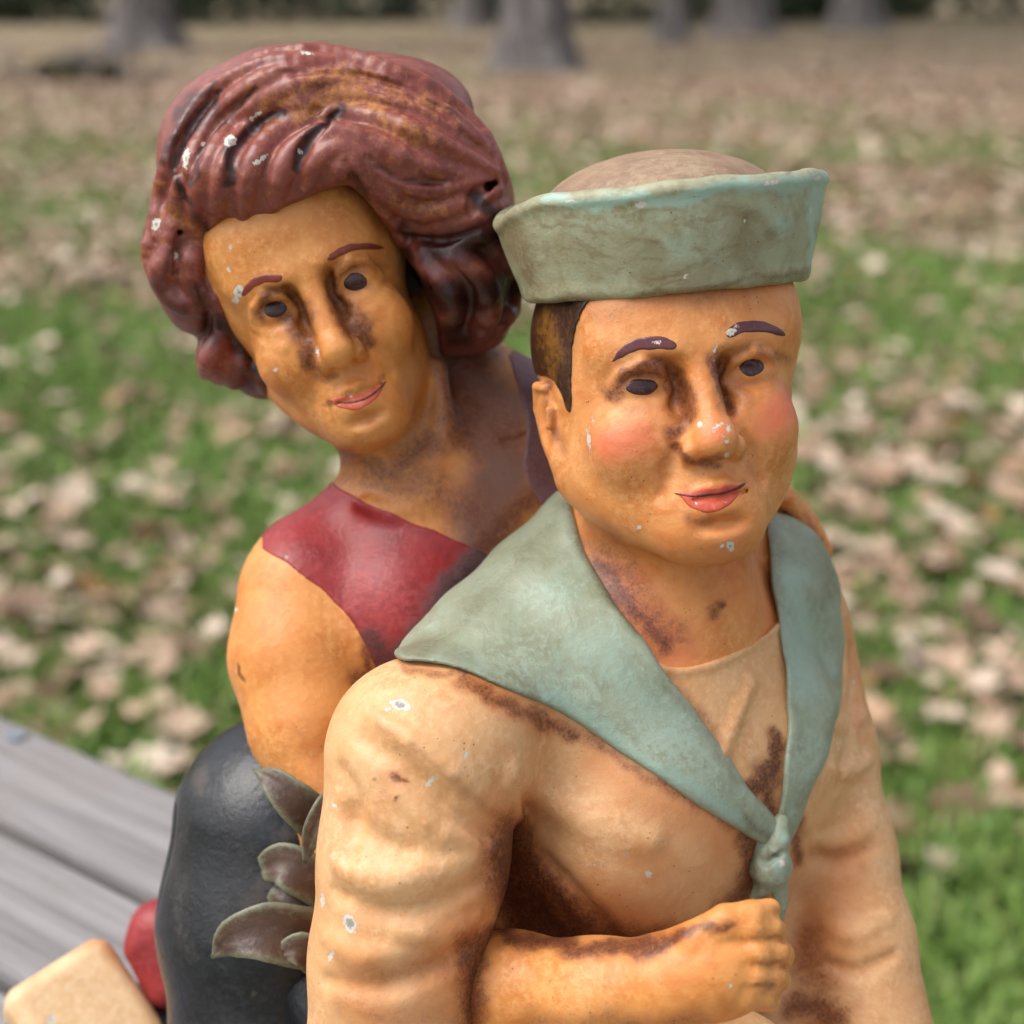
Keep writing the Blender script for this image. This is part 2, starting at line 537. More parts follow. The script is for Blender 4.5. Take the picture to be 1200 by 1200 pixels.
CREAM = painted('painted_cream_block', srgb(222, 186, 142), srgb(214, 172, 124), srgb(230, 200, 160), tint=srgb(196, 116, 62), stain=srgb(110, 60, 36), rough=0.45, speck=0.3)

# ------------------------------------------------------------------ figurine
fig = bpy.data.objects.new('painted_figurine', None)
col.objects.link(fig)
fig.location = tuple(BASE)
fig['label'] = 'painted figurine of a sailor in a green cap hugged from behind by a red-haired woman'
fig['category'] = 'figurine'

# ---- heads
HS = Fr((178.0, 148.5, 10.0), 11, 1, 7.5, (0.94, 0.957, 0.95))                                  # sailor
HW = Fr((-245.0, 275.0, -110.0), 2.3, 10.6, 23, (0.79, 0.932, 0.86))                # woman

def head(g0, f, woman=False):
    class _K:                                  # blends shrink with the head
        def u(s, p, k=0): g0.u(p, k * q)
        def sub(s, p, k=0): g0.sub(p, k * q)
        def chain(s, P, r, k=0, kj=None, cut=False): g0.chain(P, [v * q2 for v in r], k * q, kj, cut)
    q = 0.8 if woman else 0.95; q2 = 0.88 if woman else 1.0
    g = _K()
    g.u(f.ell((6 if not woman else 0, 58, -15), (160 if not woman else 168, 150, 160)))
    jw = 0.8 if woman else 1.0
    g.u(f.ell((0, -55, 25), ((140 if not woman else 148) * jw, 150, 126)), 50)
    for s in (-1, 1):
        g.u(f.cone((s * 112 * jw, -95, 5), (s * 30, -174, 98), 38, 34), 46)      # jaw
        g.u(f.ell((s * 76, -70, 98), (48, 46, 42)), 26)                    # cheek
        g.u(f.cone((s * 92, 38, 104), (s * 24, 30, 138), 20, 16), 30)      # brow ridge
    if not woman:
        for s in (1,):
            g.u(f.ell((s * 112, 66, 36), (52, 74, 78)), 30)               # temples
    g.u(f.ell((0, -178, 112), (50, 34, 38)), 34)                            # chin
    g.u(f.ell((0, 85, 92), (110, 60, 52)), 40)                              # forehead
    g.u(f.ell((0, -140, 112), (58, 44, 38)), 30)                            # muzzle
    for s in (-1, 1):
        g.sub(f.ell((s * 62, -4, 158), (46, 28, 40)), 13)                   # sockets
        g.sub(f.ell((s * 31, -16, 154), (17, 36, 38)), 12)                  # inner corners
        g.u(f.ell((s * 66, -6, 105), (36, 24, 28)), 10)                      # eyeballs
        # lids
        g.chain(f.pts([(s * 104, -12, 104), (s * 90, 11, 126), (s * 67, 19, 138), (s * 45, 11, 135), (s * 32, -8, 123)]), [2, 6, 8, 6, 2], 6)
        g.chain(f.pts([(s * 101, -15, 105), (s * 85, -27, 122), (s * 65, -32, 129), (s * 45, -27, 127), (s * 33, -14, 120)]), [2, 4, 5, 4, 2], 10)
        g.chain(f.pts([(s * 98, -36, 112), (s * 70, -50, 130), (s * 42, -44, 128)]), [5, 7, 4], 12)   # bag
    # nose
    g.u(f.cone((0, 30, 134), (0, -60, 162), 13, 19), 16)
    g.u(f.ell((0, -77, 165), (26, 23, 26)), 12)
    for s in (-1, 1):
        g.u(f.ell((s * 27, -86, 146), (17, 16, 20)), 7)
        g.sub(f.ell((s * 13, -99, 160), (7, 5, 8)), 4)
        g.chain(f.pts([(s * 40, -82, 148), (s * 54, -104, 143), (s * 63, -130, 130)]), [3, 4, 2], 16, cut=True)   # smile fold
    g.chain(f.pts([(0, -102, 158), (0, -122, 160)]), [4, 5], 8, cut=True)   # philtrum
    # lips
    up = curve([(-44, -140, 132), (-24, -132, 147), (-8, -127, 153), (0, -130, 152), (8, -127, 153), (24, -132, 147), (44, -138, 132)], 3)
    g.chain([f.p(*q) for q in up], list(np.interp(np.abs(up[:, 0]), [0, 44], [8, 3]) * f.m), 6)
    lo = curve([(-38, -146, 134), (-20, -152, 147), (0, -155, 151), (20, -152, 147), (38, -145, 134)], 3)
    g.chain([f.p(*q) for q in lo], list(np.interp(np.abs(lo[:, 0]), [0, 38], [10, 3]) * f.m), 6)
    mid = curve([(-50, -138, 132), (-26, -140, 152), (0, -141, 159), (26, -140, 152), (50, -135, 132)], 3)
    g.chain([f.p(*q) for q in mid], list(np.interp(np.abs(mid[:, 0]), [0, 50], [4.2, 1.2]) * f.m), 3, cut=True)
    g.sub(f.ell((0, -172, 156), (30, 7, 12)), 12)                           # hollow above chin
    if not woman:
        for s in (-1, 1):
            zz = 0 if s < 0 else -62
            g.u(f.ell((s * 147, -34, -8 + zz), (15, 50, 32)), 6)
            g.u(f.ell((s * 147, -72, 8 + zz), (12, 20, 18)), 8)
            g.sub(f.ell((s * 162, -30, 6 + zz), (10, 30, 18)), 6)
            g.chain(f.pts([(s * 154, 12, 12 + zz), (s * 158, 16, -12 + zz), (s * 156, -10, -32 + zz), (s * 152, -52, -28 + zz)]), [5, 6, 6, 5], 5)
            g.chain(f.pts([(s * 154, -16, 22 + zz), (s * 157, -34, 22 + zz)]), [6, 5], 6)

# ---- sailor torso frame
A = math.radians(35)
TR = np.array([math.cos(A), sp * math.sin(A), -cp * math.sin(A)])
TU = np.array([0, cp, sp])
TF = np.array([math.sin(A), -sp * math.cos(A), cp * math.cos(A)])
TM = np.stack([TR, TU, TF], 1)
TN = W(775, 690, -70)
def T(r, u, f):
    return TN + TR * r + TU * u + TF * f

def neck_s(g):
    g.u(Cone(HS.p(0, -70, -35), T(0, -10, 10), 88, 96), 40)
    g.u(Cone(T(0, 0, 10), T(0, -70, 20), 90, 92), 40)
    g.u(Cone(HS.p(-30, -150, 55), T(18, -62, 95), 20, 16), 30)
    g.u(Cone(HS.p(45, -150, 45), T(30, -62, 95), 20, 16), 30)

def torso(g, arms=True):
    g.u(Ell(T(-15, -255, 35), (245, 270, 150), TM))
    g.u(Ell(T(10, -560, 0), (195, 300, 135), TM), 80)
    g.u(Cone(T(-20, -20, 0), T(-270, -105, -5), 85, 82), 70)
    g.u(Cone(T(20, -20, 0), T(225, -80, -15), 85, 72), 70)
    g.u(Cone(W(712, 640, -120), W(560, 792, -10), 84, 86), 60)
    g.u(Cone(W(770, 650, -130), W(902, 668, -190), 84, 66), 50)
    g.u(Ell(T(-110, -245, 130), (120, 105, 62), TM), 60)
    g.u(Ell(T(90, -235, 120), (110, 105, 58), TM), 60)
    if not arms:
        return
    g.u(Ell(W(590, 1090, -80), (110, 150, 70)), 50)
    # near arm
    g.chain([W(497, 892, 112), W(484, 1010, 118), W(466, 1120, 108), W(455, 1270, 96)], [110, 99, 92, 96], 34, 30)
    g.u(Ell(W(520, 850, 95), (95, 62, 80)), 50)
    # far arm
    g.chain([W(930, 748, -230), W(955, 880, -205), W(980, 1000, -180), W(1003, 1100, -150), W(1040, 1290, -110)], [78, 76, 72, 70, 76], 26, 24)
    g.u(Ell(W(930, 1190, -190), (90, 170, 80)), 40)

def sleeve_folds(g):
    def fold(L, r, k=14, cut=False, n=4, dz=0.5):
        r *= 0.5 if cut else 0.62; k *= 1.1
        P = curve(L, n)
        out = []
        for x, y in P:
            z = g.drop(x, y)
            if z is None:
                continue
            out.append(W(x, y, z - dz * r if not cut else z + 0.25 * r))
        if len(out) > 2:
            rs = np.interp(np.linspace(0, 1, len(out)), [0, 0.3, 0.7, 1], [r * 0.35, r, r, r * 0.35])
            g.chain(out, list(rs), k, 2.0, cut)
    fold([(436, 838), (480, 868), (530, 905), (585, 955)], 13, 14)          # shoulder seam
    fold([(424, 866), (470, 900), (520, 940), (570, 985)], 12, 16, True)
    fold([(402, 955), (440, 985), (480, 1000)], 11, 20, True)
    fold([(396, 1010), (440, 1030), (500, 1022), (570, 1000)], 13, 16)
    fold([(392, 1046), (440, 1070), (500, 1066), (560, 1036)], 12, 18, True)
    fold([(386, 1098), (420, 1118), (470, 1112)], 13, 16)
    fold([(470, 1092), (520, 1094), (556, 1074)], 12, 16)
    fold([(382, 1150), (440, 1160), (500, 1140), (545, 1116)], 12, 18, True)
    fold([(400, 905), (416, 950), (408, 1000)], 12, 20, True)
    fold([(470, 935), (510, 972), (555, 990)], 10, 16)
    fold([(590, 920), (604, 960), (600, 1000)], 10, 14)
    fold([(960, 840), (985, 850), (1012, 838)], 10, 14)
    fold([(955, 980), (985, 985), (1020, 965)], 12, 14)
    fold([(950, 1000), (982, 1012), (1024, 990)], 11, 14, True)
    fold([(970, 900), (995, 905), (1018, 890)], 9, 14)
    fold([(970, 1085), (1000, 1095), (1040, 1075)], 11, 14)
    fold([(970, 1130), (1005, 1140), (1048, 1120)], 11, 14, True)
    fold([(760, 772), (790, 786), (850, 772), (925, 724)], 7, 8)          # undershirt hem
    # chest folds
    fold([(640, 1010), (680, 1055), (720, 1100)], 9, 20, True)
    fold([(600, 905), (680, 960), (760, 985)], 9, 26)
    fold([(835, 905), (850, 870), (880, 800)], 6, 14)
    fold([(1000, 760), (1000, 840), (985, 920)], 9, 16, True)

NECKLINE = smooth_poly([(640, 560), (690, 655), (742, 738), (778, 786), (850, 770), (926, 722), (915, 640), (915, 560)])
UNDER = smooth_poly([(690, 655), (742, 738), (800, 820), (880, 935), (912, 975), (918, 930), (922, 850), (924, 760), (912, 640)])
COLLAR_L = smooth_poly([(672, 535), (664, 590), (690, 655), (735, 728), (800, 812), (866, 905), (918, 970), (916, 1000), (880, 985), (826, 948), (760, 905), (690, 855), (630, 822), (560, 792), (500, 776), (462, 774), (456, 738), (516, 680), (588, 615), (640, 545)], 2)
COLLAR_R = smooth_poly([(900, 570), (898, 620), (906, 690), (918, 760), (922, 850), (916, 930), (908, 990), (922, 1000), (944, 940), (972, 880), (987, 810), (990, 730), (984, 660), (955, 612), (930, 585)], 2)

# ---- the sailor: head, neck and chest in one piece
def grid(px0, py0, px1, py1, z0, z1, h):
    a = [W(x, y, z) for x in (px0, px1) for y in (py0, py1) for z in (z0, z1)]
    return G(np.min(a, 0), np.max(a, 0), h)

HH = 2.6
g = grid(600, 230, 985, 880, -260, 300, HH)
torso(g, False); g.d += 5.0
head(g, HS); neck_s(g)
X, Y, Z = g.XYZ(); U, V = g.uv()
g.d = smax(g.d, (V - 830).astype(np.float32), 4)
S_ST = [([(714, 462, 16), (735, 436, 18), (775, 432, 20), (800, 452, 20), (806, 486, 18), (790, 510, 14)], 0.8), ([(735, 478, 16), (775, 482, 18)], 0.4), ([(842, 420, 18), (842, 455, 18), (852, 478, 14)], 0.9), ([(852, 416, 12), (885, 410, 12), (915, 425, 12)], 0.55), ([(860, 452, 12), (905, 448, 12)], 0.45),
        ([(790, 455, 26), (800, 480, 20)], 0.75), ([(780, 430, 18), (800, 440, 14)], 0.7), ([(846, 425, 22), (848, 460, 16)], 0.7),
        ([(735, 440, 26), (775, 470, 26), (790, 500, 20)], 0.42), ([(862, 450, 24), (870, 470, 20)], 0.4),
        ([(795, 525, 10), (812, 538, 9), (842, 540, 9)], 0.75), ([(785, 545, 18), (772, 575, 14)], 0.32), ([(880, 520, 12), (886, 555, 16)], 0.36),
        ([(810, 606, 12), (835, 606, 12)], 0.5), ([(800, 574, 10)], 0.4), ([(868, 566, 9)], 0.45),
        ([(690, 365, 26), (760, 352, 24), (850, 340, 20), (945, 325, 14)], 0.42), ([(735, 350, 14), (800, 343, 13), (900, 330, 12)], 0.5),
        ([(668, 355, 16), (668, 480, 9)], 0.4), ([(645, 470, 14), (655, 520, 14)], 0.5), ([(640, 452, 12)], 0.8),
        ([(700, 640, 40), (740, 690, 46), (780, 740, 42)], 0.62), ([(700, 660, 22), (745, 720, 22), (775, 752, 20)], 0.9), ([(838, 722, 14), (850, 712, 10)], 0.75),
        ([(745, 650, 60), (840, 685, 60), (900, 640, 40)], 0.3), ([(905, 690, 20), (915, 640, 18)], 0.45),
        ([(920, 480, 18), (935, 420, 14)], 0.25), ([(830, 640, 18), (860, 640, 16)], 0.3), ([(690, 420, 12), (690, 540, 14)], 0.25)]
S_TI = [([(714, 518, 36), (750, 515, 36)], 0.72), ([(904, 496, 36), (924, 474, 24)], 0.75), ([(842, 508, 26)], 0.6), ([(860, 660, 60), (895, 720, 40)], 0.32), ([(720, 690, 60), (790, 760, 40)], 0.45)]
S_CH = [(690, 515, 2.2, 15, 5), (694, 492, 2, 4, 0), (842, 498, 6, 2.5, 20), (854, 503, 2.5, 5, 10), (846, 510, 3, 2, 0), (852, 517, 5, 2.5, 10), (836, 505, 2, 3, 0), (838, 408, 1.8, 6, -20), (836, 420, 1.5, 3, 0), (856, 640, 5, 6, 10), (846, 640, 3, 3, 0), (748, 618, 3, 3, 0), (852, 533, 3, 3, 0), (820, 497, 3, 5, 0)]
sailor = finish(g, 'sailor', SKIN, fig, S_ST, S_TI, S_CH)
sailor['label'] = 'sailor with tanned painted face and rosy cheeks'

def paint_patch(name, mat, parent, builder, poly, z0, z1, h=1.3, t=0.7, pad=14, wob=0.45, **kw):
    """a coat of paint with its own small thickness, laid on the carved surface inside an outline"""
    P = np.asarray(poly)
    g = grid(P[:, 0].min() - pad, P[:, 1].min() - pad, P[:, 0].max() + pad, P[:, 1].max() + pad, z0, z1, h)
    builder(g)
    U, V = g.uv()
    r = (poly_sdf(U, V, P) + wob * np.sin(U * 0.23 + V * 0.15) + 0.6 * wob * np.sin(V * 0.37 - U * 0.31 + 1)).astype(np.float32)
    d = smax(g.d - t, r, 2.0)
    d = np.maximum(d, -(g.d + 3.5))
    return finish(g, name, mat, parent, d=d, **kw)

def ellipse(cx, cy, rx, ry, a=0, n=20):
    t = np.linspace(0, 2 * np.pi, n, endpoint=False); a = math.radians(a)
    x, y = rx * np.cos(t), ry * np.sin(t)
    return np.stack([cx + x * math.cos(a) + y * math.sin(a), cy - x * math.sin(a) + y * math.cos(a)], 1)

hs = lambda g: head(g, HS)
hw = lambda g: head(g, HW, True)
SB1 = smooth_poly([(714, 427), (724, 408), (745, 396), (772, 392), (793, 400), (793, 411), (768, 409), (742, 412), (722, 423)])
SB2 = smooth_poly([(848, 390), (860, 378), (884, 374), (906, 379), (922, 391), (920, 396), (896, 389), (870, 390), (854, 398)])
paint_patch('eyebrow', BROW, sailor, hs, SB1, 80, 280, chips=[(772, 401, 6, 2, 0)])
paint_patch('eyebrow', BROW, sailor, hs, SB2, 80, 280, chips=[(857, 389, 6, 4, 30), (862, 382, 4, 2, 30)])
paint_patch('eye', EYE, sailor, hs, smooth_poly([(732, 452), (742, 444), (758, 443), (770, 448), (772, 455), (762, 463), (745, 464), (735, 459)]), 80, 280)
paint_patch('eye', EYE, sailor, hs, smooth_poly([(864, 430), (872, 422), (886, 419), (897, 426), (896, 434), (886, 441), (872, 441)]), 80, 280)
paint_patch('lips', LIPS, sailor, hs, smooth_poly([(793, 577), (812, 574), (826, 571), (838, 571), (850, 568), (871, 567), (864, 584), (848, 598), (826, 602), (806, 594)]), 120, 300, t=1.0,
            chips=[(816, 589, 1.4, 1.4, 0), (848, 588, 2.5, 1, 0)])
MLINE = painted('painted_mouth_line', srgb(96, 40, 30), srgb(74, 30, 24), srgb(120, 56, 40), rough=0.4, speck=0.2, msc=240.0)
paint_patch('mouth_line', MLINE, sailor, hs, smooth_poly([(786, 577), (800, 578), (814, 580), (828, 577), (840, 577), (856, 573), (878, 563), (868, 573), (852, 579), (836, 581), (814, 584), (796, 581)]), 120, 300, t=1.6, wob=0)
# temple hair
def hair_clip(g):
    head(g, HS)
paint_patch('hair', DARKHAIR, sailor, hair_clip, smooth_poly([(580, 330), (700, 340), (676, 372), (669, 420), (670, 486), (662, 478), (654, 450), (634, 438), (600, 440), (580, 400)], 1), -160, 200, h=2.0, t=2.0,
            tints=[([(645, 370, 16), (645, 440, 12)], 0.55)])
# ---- hat
def hat_local():
    f = Fr((178.0, 267.0, 8.0), 11, 9, 6.5)
    return f
FH = hat_local()
def hat_brim(X, Y, Z):
    X, Y, Z = [np.asarray(v, np.float32) for v in (X, Y, Z)]
    x, y, z = FH.inv(X, Y, Z)
    q = np.sqrt(x * x + (z / 0.98) ** 2)
    ang = np.arctan2(x, z)                      # 0 = front
    wob = 1.2 * np.sin(3 * ang + 0.6) + 1.0 * np.sin(7 * ang + 2.0) + 0.7 * np.sin(17 * ang)
    yb = 0.6 * wob
    yt = 97 + wob - 20 * np.exp(-((ang + 1.65) / 0.35) ** 2) + 6 * np.exp(-((ang - 1.2) / 0.5) ** 2)
    t = np.clip((y - yb) / (yt - yb), 0, 1)
    rr = 158 + 25 * t + 10 * t * (1 - t)
    yy = yb + (yt - yb) * t
    thick = 8.0 + 3.5 * np.exp(-((t - 1) / 0.07) ** 2) + 2.0 * np.exp(-(t / 0.08) ** 2)
    return 0.9 * (np.sqrt((q - rr) ** 2 + (y - yy) ** 2) - thick)
g = G(HS.p(0, 160, 0) - np.array([260, 150, 250]), HS.p(0, 160, 0) + np.array([260, 150, 250]), 2.7)
g.u(Fun(hat_brim, [-1e4] * 3, [1e4] * 3))
HT_ST = [([(640, 350, 10), (720, 357, 10), (800, 340, 9), (950, 322, 9)], 0.6), ([(600, 270, 30), (620, 330, 20)], 0.55), ([(660, 290, 50), (760, 300, 40)], 0.34), ([(870, 260, 30), (880, 320, 26)], 0.5),
         ([(760, 330, 30), (840, 320, 26)], 0.45), ([(700, 330, 30)], 0.35), ([(930, 240, 10), (925, 300, 14)], 0.3), ([(872, 258, 6)], 0.8)]
HT_TI = [([(640, 237, 9), (720, 237, 10), (800, 231, 10), (880, 217, 11), (960, 208, 12)], 1.0), ([(960, 215, 14), (948, 320, 9)], 0.8), ([(800, 285, 26)], 0.4), ([(910, 260, 22)], 0.5)]
HT_CH = [(750, 240, 7, 4, 10), (905, 214, 12, 3, 10), (668, 235, 6, 2, 0), (872, 258, 1.6, 3, 0), (958, 209, 6, 3, 0), (804, 325, 3, 4, 0), (950, 246, 2, 4, 0)]
hat = finish(g, 'hat', HAT, sailor, HT_ST, HT_TI, HT_CH)
hat['label'] = 'pale green upturned sailor cap brim'
g = G(HS.p(0, 200, 0) - np.array([230, 150, 230]), HS.p(0, 200, 0) + np.array([230, 110, 230]), 3.2)
g.u(FH.ell((0, 76, 0), (145, 76, 146)))
g.sub(Box(FH.p(0, -10, 0), (300, 50, 300), FH.M), 4)
finish(g, 'hat_crown', HAT_TOP, sailor)

# ---- shirt
g = grid(340, 590, 1130, 1290, -420, 290, 3.4)
torso(g); sleeve_folds(g)
base_shirt = g.d.copy()
U, V = g.uv()
X, Y, Z = g.XYZ()
g.d = smax(g.d, -np.maximum(poly_sdf(U, V, NECKLINE) - 2, -(Z + 230) + 0 * U).astype(np.float32), 3)
SH_ST = [([(596, 975, 40), (605, 1030, 60), (640, 1090, 60), (720, 1120, 44)], 1.0), ([(560, 1110, 40), (556, 1200, 40)], 0.9), ([(590, 980, 30), (600, 1040, 40), (615, 1080, 45)], 1.0), ([(575, 1100, 30), (560, 1190, 26)], 0.9), ([(600, 985, 26), (660, 1060, 30), (720, 1105, 34)], 0.85),
         ([(720, 1110, 30), (820, 1085, 24), (880, 1050, 30)], 0.8), ([(866, 960, 18), (884, 1010, 26), (880, 1050, 22)], 0.9), ([(820, 935, 16), (866, 975, 20)], 0.6),
         ([(540, 800, 14), (620, 830, 18), (680, 862, 16)], 0.75), ([(680, 860, 14), (760, 910, 14), (830, 955, 14)], 0.62), ([(470, 780, 9), (540, 795, 10)], 0.6),
         ([(440, 845, 9), (500, 890, 11), (580, 955, 16)], 0.42), ([(430, 900, 30), (470, 920, 30)], 0.16), ([(405, 960, 20), (440, 1000, 24)], 0.18),
         ([(420, 1070, 20), (500, 1080, 20), (560, 1060, 20)], 0.3), ([(440, 1140, 30), (540, 1130, 30)], 0.42), ([(400, 1180, 30), (520, 1200, 40)], 0.4),
         ([(935, 960, 20), (935, 1010, 16)], 0.85), ([(950, 1100, 40), (960, 1200, 60)], 0.6), ([(960, 1004, 16), (1020, 988, 14)], 0.4), ([(930, 1180, 30), (980, 1190, 40)], 0.85),
         ([(990, 700, 12), (1002, 800, 14)], 0.3), ([(1012, 1012, 10)], 0.4), ([(780, 780, 14), (850, 900, 16), (905, 960, 20)], 0.55), ([(908, 860, 14), (900, 920, 20), (860, 930, 12)], 0.95), ([(900, 900, 26), (905, 950, 20)], 0.9),
         ([(460, 905, 7), (475, 915, 6)], 0.8), ([(462, 935, 6)], 0.9), ([(440, 910, 5)], 0.7)]
SH_TI = [([(590, 960, 60), (640, 1060, 70), (760, 1090, 60)], 0.75), ([(860, 980, 60)], 0.6), ([(700, 900, 40), (830, 970, 40)], 0.55), ([(520, 1150, 70), (560, 1060, 50)], 0.6), ([(420, 1130, 50), (440, 1190, 60)], 0.5),
         ([(430, 960, 40), (470, 900, 30)], 0.35), ([(560, 800, 30), (640, 845, 30)], 0.6), ([(1000, 1000, 40), (960, 1120, 60)], 0.6), ([(1000, 720, 24), (1010, 860, 20)], 0.4), ([(1060, 1170, 40)], 0.3), ([(760, 1010, 60)], 0.3)]
SH_CH = [(469, 826, 13, 7, -15), (410, 1082, 8, 12, 20), (378, 1055, 3, 9, 0), (455, 832, 4, 3, 0), (505, 915, 9, 3, 45), (760, 1023, 4, 5, 0), (695, 1013, 12, 1.5, 0), (734, 1000, 3, 3, 0), (392, 944, 3, 3, 0), (388, 1120, 3, 7, -20), (1000, 800, 2, 3, 0), (545, 885, 4, 3, 0)]
shirt = finish(g, 'shirt', SHIRT, sailor, SH_ST, SH_TI, SH_CH)
shirt['label'] = 'cream long-sleeved sailor shirt'
# ---- collar, two flaps
def collar(poly, lift, name):
    P = np.asarray(poly)
    g2 = grid(P[:, 0].min() - 20, P[:, 1].min() - 20, P[:, 0].max() + 20, P[:, 1].max() + 20, -420, 290, 2.8)
    torso(g2, True)
    U, V = g2.uv()
    X, Y, Z = g2.XYZ()
    wob = 3 * np.sin(U * 0.045 + V * 0.02) + 2 * np.sin(V * 0.09)
    r = poly_sdf(U, V, P).astype(np.float32)
    # gentle lengthwise folds
    fo = 1.8 * np.sin((U * 0.6 - V * 0.8) * 0.075 + 1.0) + 1.2 * np.sin((U * 0.5 + V * 0.2) * 0.05)
    d = smax(g2.d - lift - fo.astype(np.float32), r + wob.astype(np.float32) * 0.5, 9)
    d = np.maximum(d, -(g2.d + 5))
    return finish(g2, 'collar', GREEN, sailor, d=d, stains=CO_ST, tints=CO_TI, chips=[(530, 782, 4, 2, 0)])
CO_ST = [([(664, 590, 24), (690, 655, 18), (742, 740, 12)], 0.6), ([(560, 700, 70), (640, 620, 50)], 0.42), ([(470, 770, 12), (520, 745, 20), (640, 620, 24)], 0.5), ([(780, 800, 10), (870, 920, 8)], 0.45),
         ([(905, 600, 26), (912, 690, 16)], 0.5), ([(960, 640, 30), (975, 700, 30)], 0.5), ([(985, 720, 12), (975, 860, 12)], 0.35), ([(870, 960, 14), (905, 985, 10)], 0.6), ([(920, 930, 10), (915, 985, 10)], 0.5), ([(540, 770, 30)], 0.3)]
CO_TI = [([(640, 815, 22), (760, 895, 20), (860, 960, 12)], 0.7), ([(700, 760, 50), (800, 860, 40)], 0.42), ([(930, 680, 22), (940, 800, 30)], 0.6), ([(560, 782, 16)], 0.4), ([(905, 970, 10)], 0.9), ([(660, 690, 40)], 0.4)]
collar(COLLAR_L, 8, 'collar')
collar(COLLAR_R, 9, 'collar')
# ---- knot and its tails
KZ = 190
g = grid(840, 930, 960, 1240, -60, 290, 2.4)
torso(g, False)
kz = (g.drop(905, 1020) or 120) + 22
kb = g.drop(900, 1130) or 100
kc = g.drop(888, 1190) or 90
g.d[:] = BIG
g.u(Ell(W(903, 1016, kz + 12), (26, 25, 25)))
g.chain([W(915, 962, kz + 16), W(912, 985, kz + 20), W(905, 1005, kz + 20)], [9, 14, 18], 8)
g.chain([W(888, 978, kz + 12), W(898, 1000, kz + 16)], [9, 14], 8)
g.chain([W(896, 1035, kz + 8), W(884, 1052, kz + 6)], [12, 6], 8)
g.chain([W(912, 1035, kz + 4), W(915, 1060, kz - 6), W(908, 1092, kz - 22)], [12, 8, 6], 8)
g.chain([W(880, 1000, kz + 30), W(898, 1012, kz + 34), W(916, 1000, kz + 34)], [3, 4, 3], 5, cut=True)
finish(g, 'neckerchief_knot', GREEN, sailor, stains=[([(884, 1010, 14), (890, 1050, 14)], 0.7), ([(900, 995, 8), (915, 1000, 6)], 0.8), ([(890, 1200, 40)], 0.4)], tints=[([(915, 1010, 14)], 0.9), ([(913, 975, 9)], 0.8)], chips=[(916, 1012, 3, 6, 0)])

# ------------------------------------------------------------------ the woman
def wbody(g):
    # neck, chest and shoulders
    g.chain([HW.p(0, -70, -40), W(484, 545, -185), W(500, 610, -205)], [74, 72, 88], 26, 30)
    g.u(Cone(W(508, 385, -235), W(560, 500, -250), 60, 84), 40)
    g.u(Ell(W(505, 740, -230), (190, 200, 130)), 60)
    g.u(Cone(W(495, 600, -215), W(372, 668, -190), 74, 78), 60)
    g.u(Cone(W(530, 550, -215), W(602, 525, -250), 90, 112), 60)
    g.u(Cone(W(540, 600, -230), W(680, 620, -250), 110, 90), 60)
    g.u(Ell(W(470, 720, -120), (75, 80, 60)), 50)
    # near arm, running down behind the sailor's sleeve and forward round his chest
    g.chain([W(356, 700, -160), W(352, 770, -140), W(366, 850, -115), W(388, 930, -90), W(410, 1010, -70), W(440, 1110, -50)], [84, 84, 74, 57, 52, 52], 34, 30)
    # collar bones and neck tendons
    g.chain([W(420, 588, -112), W(460, 600, -110), W(510, 592, -112)], [5, 6, 4], 20)
    g.chain([W(515, 430, -130), W(520, 500, -120), W(500, 580, -110)], [10, 14, 8], 20)
    g.chain([W(560, 505, -150), W(590, 515, -148), W(615, 510, -150)], [6, 7, 4], 8, cut=True)

def wfore(g):
    g.chain([W(420, 1090, -40), W(520, 1150, 30), W(600, 1152, 120), W(700, 1162, 178), W(790, 1150, 212), W(835, 1138, 226)], [52, 54, 52, 52, 46, 46], 10, 24)
    # back of the hand and fingers closing on the tail of the neckerchief
    g.u(Ell(W(848, 1130, 226), (58, 50, 34)), 24)
    fy = [1088, 1116, 1144, 1168]
    for i, y in enumerate(fy):
        k = [0, 6, 2, -8][i]
        rr = [13, 15, 15, 13][i]
        g.chain([W(848, y + 4, 246), W(880 + k, y - 1, 250), W(902 + k, y, 236), W(908 + k, y + 3, 214), W(894 + k, y + 5, 196)], [rr, rr + 1, rr, rr - 1, rr - 2], 5)
    g.chain([W(815, 1102, 240), W(850, 1078, 246), W(880, 1070, 244), W(903, 1064, 232)], [20, 16, 13, 10], 8)
    for i in range(3):
        y = 0.5 * (fy[i] + fy[i + 1])
        g.chain([W(872, y + 2, 268), W(898, y + 1, 262), W(916, y + 2, 246), W(920, y + 3, 224)], [1.0, 2.0, 2.0, 1.5], 5, cut=True)

def far_hand(g):
    # far hand resting over the sailor's shoulder
    g.chain([W(640, 540, -300), W(780, 590, -380), W(880, 600, -330), W(912, 590, -262)], [70, 52, 40, 28], 20, 20)
    for i, (x0, y0, x1, y1, x2, y2, z) in enumerate([(904, 584, 928, 590, 946, 614, -190), (912, 587, 940, 599, 958, 627, -196), (916, 594, 948, 610, 968, 644, -206), (914, 604, 943, 626, 964, 658, -210)]):
        g.chain([W(x0, y0, z - 30), W(x1, y1, z), W(x2, y2, z + 6)], [13, 12, 9], 5)

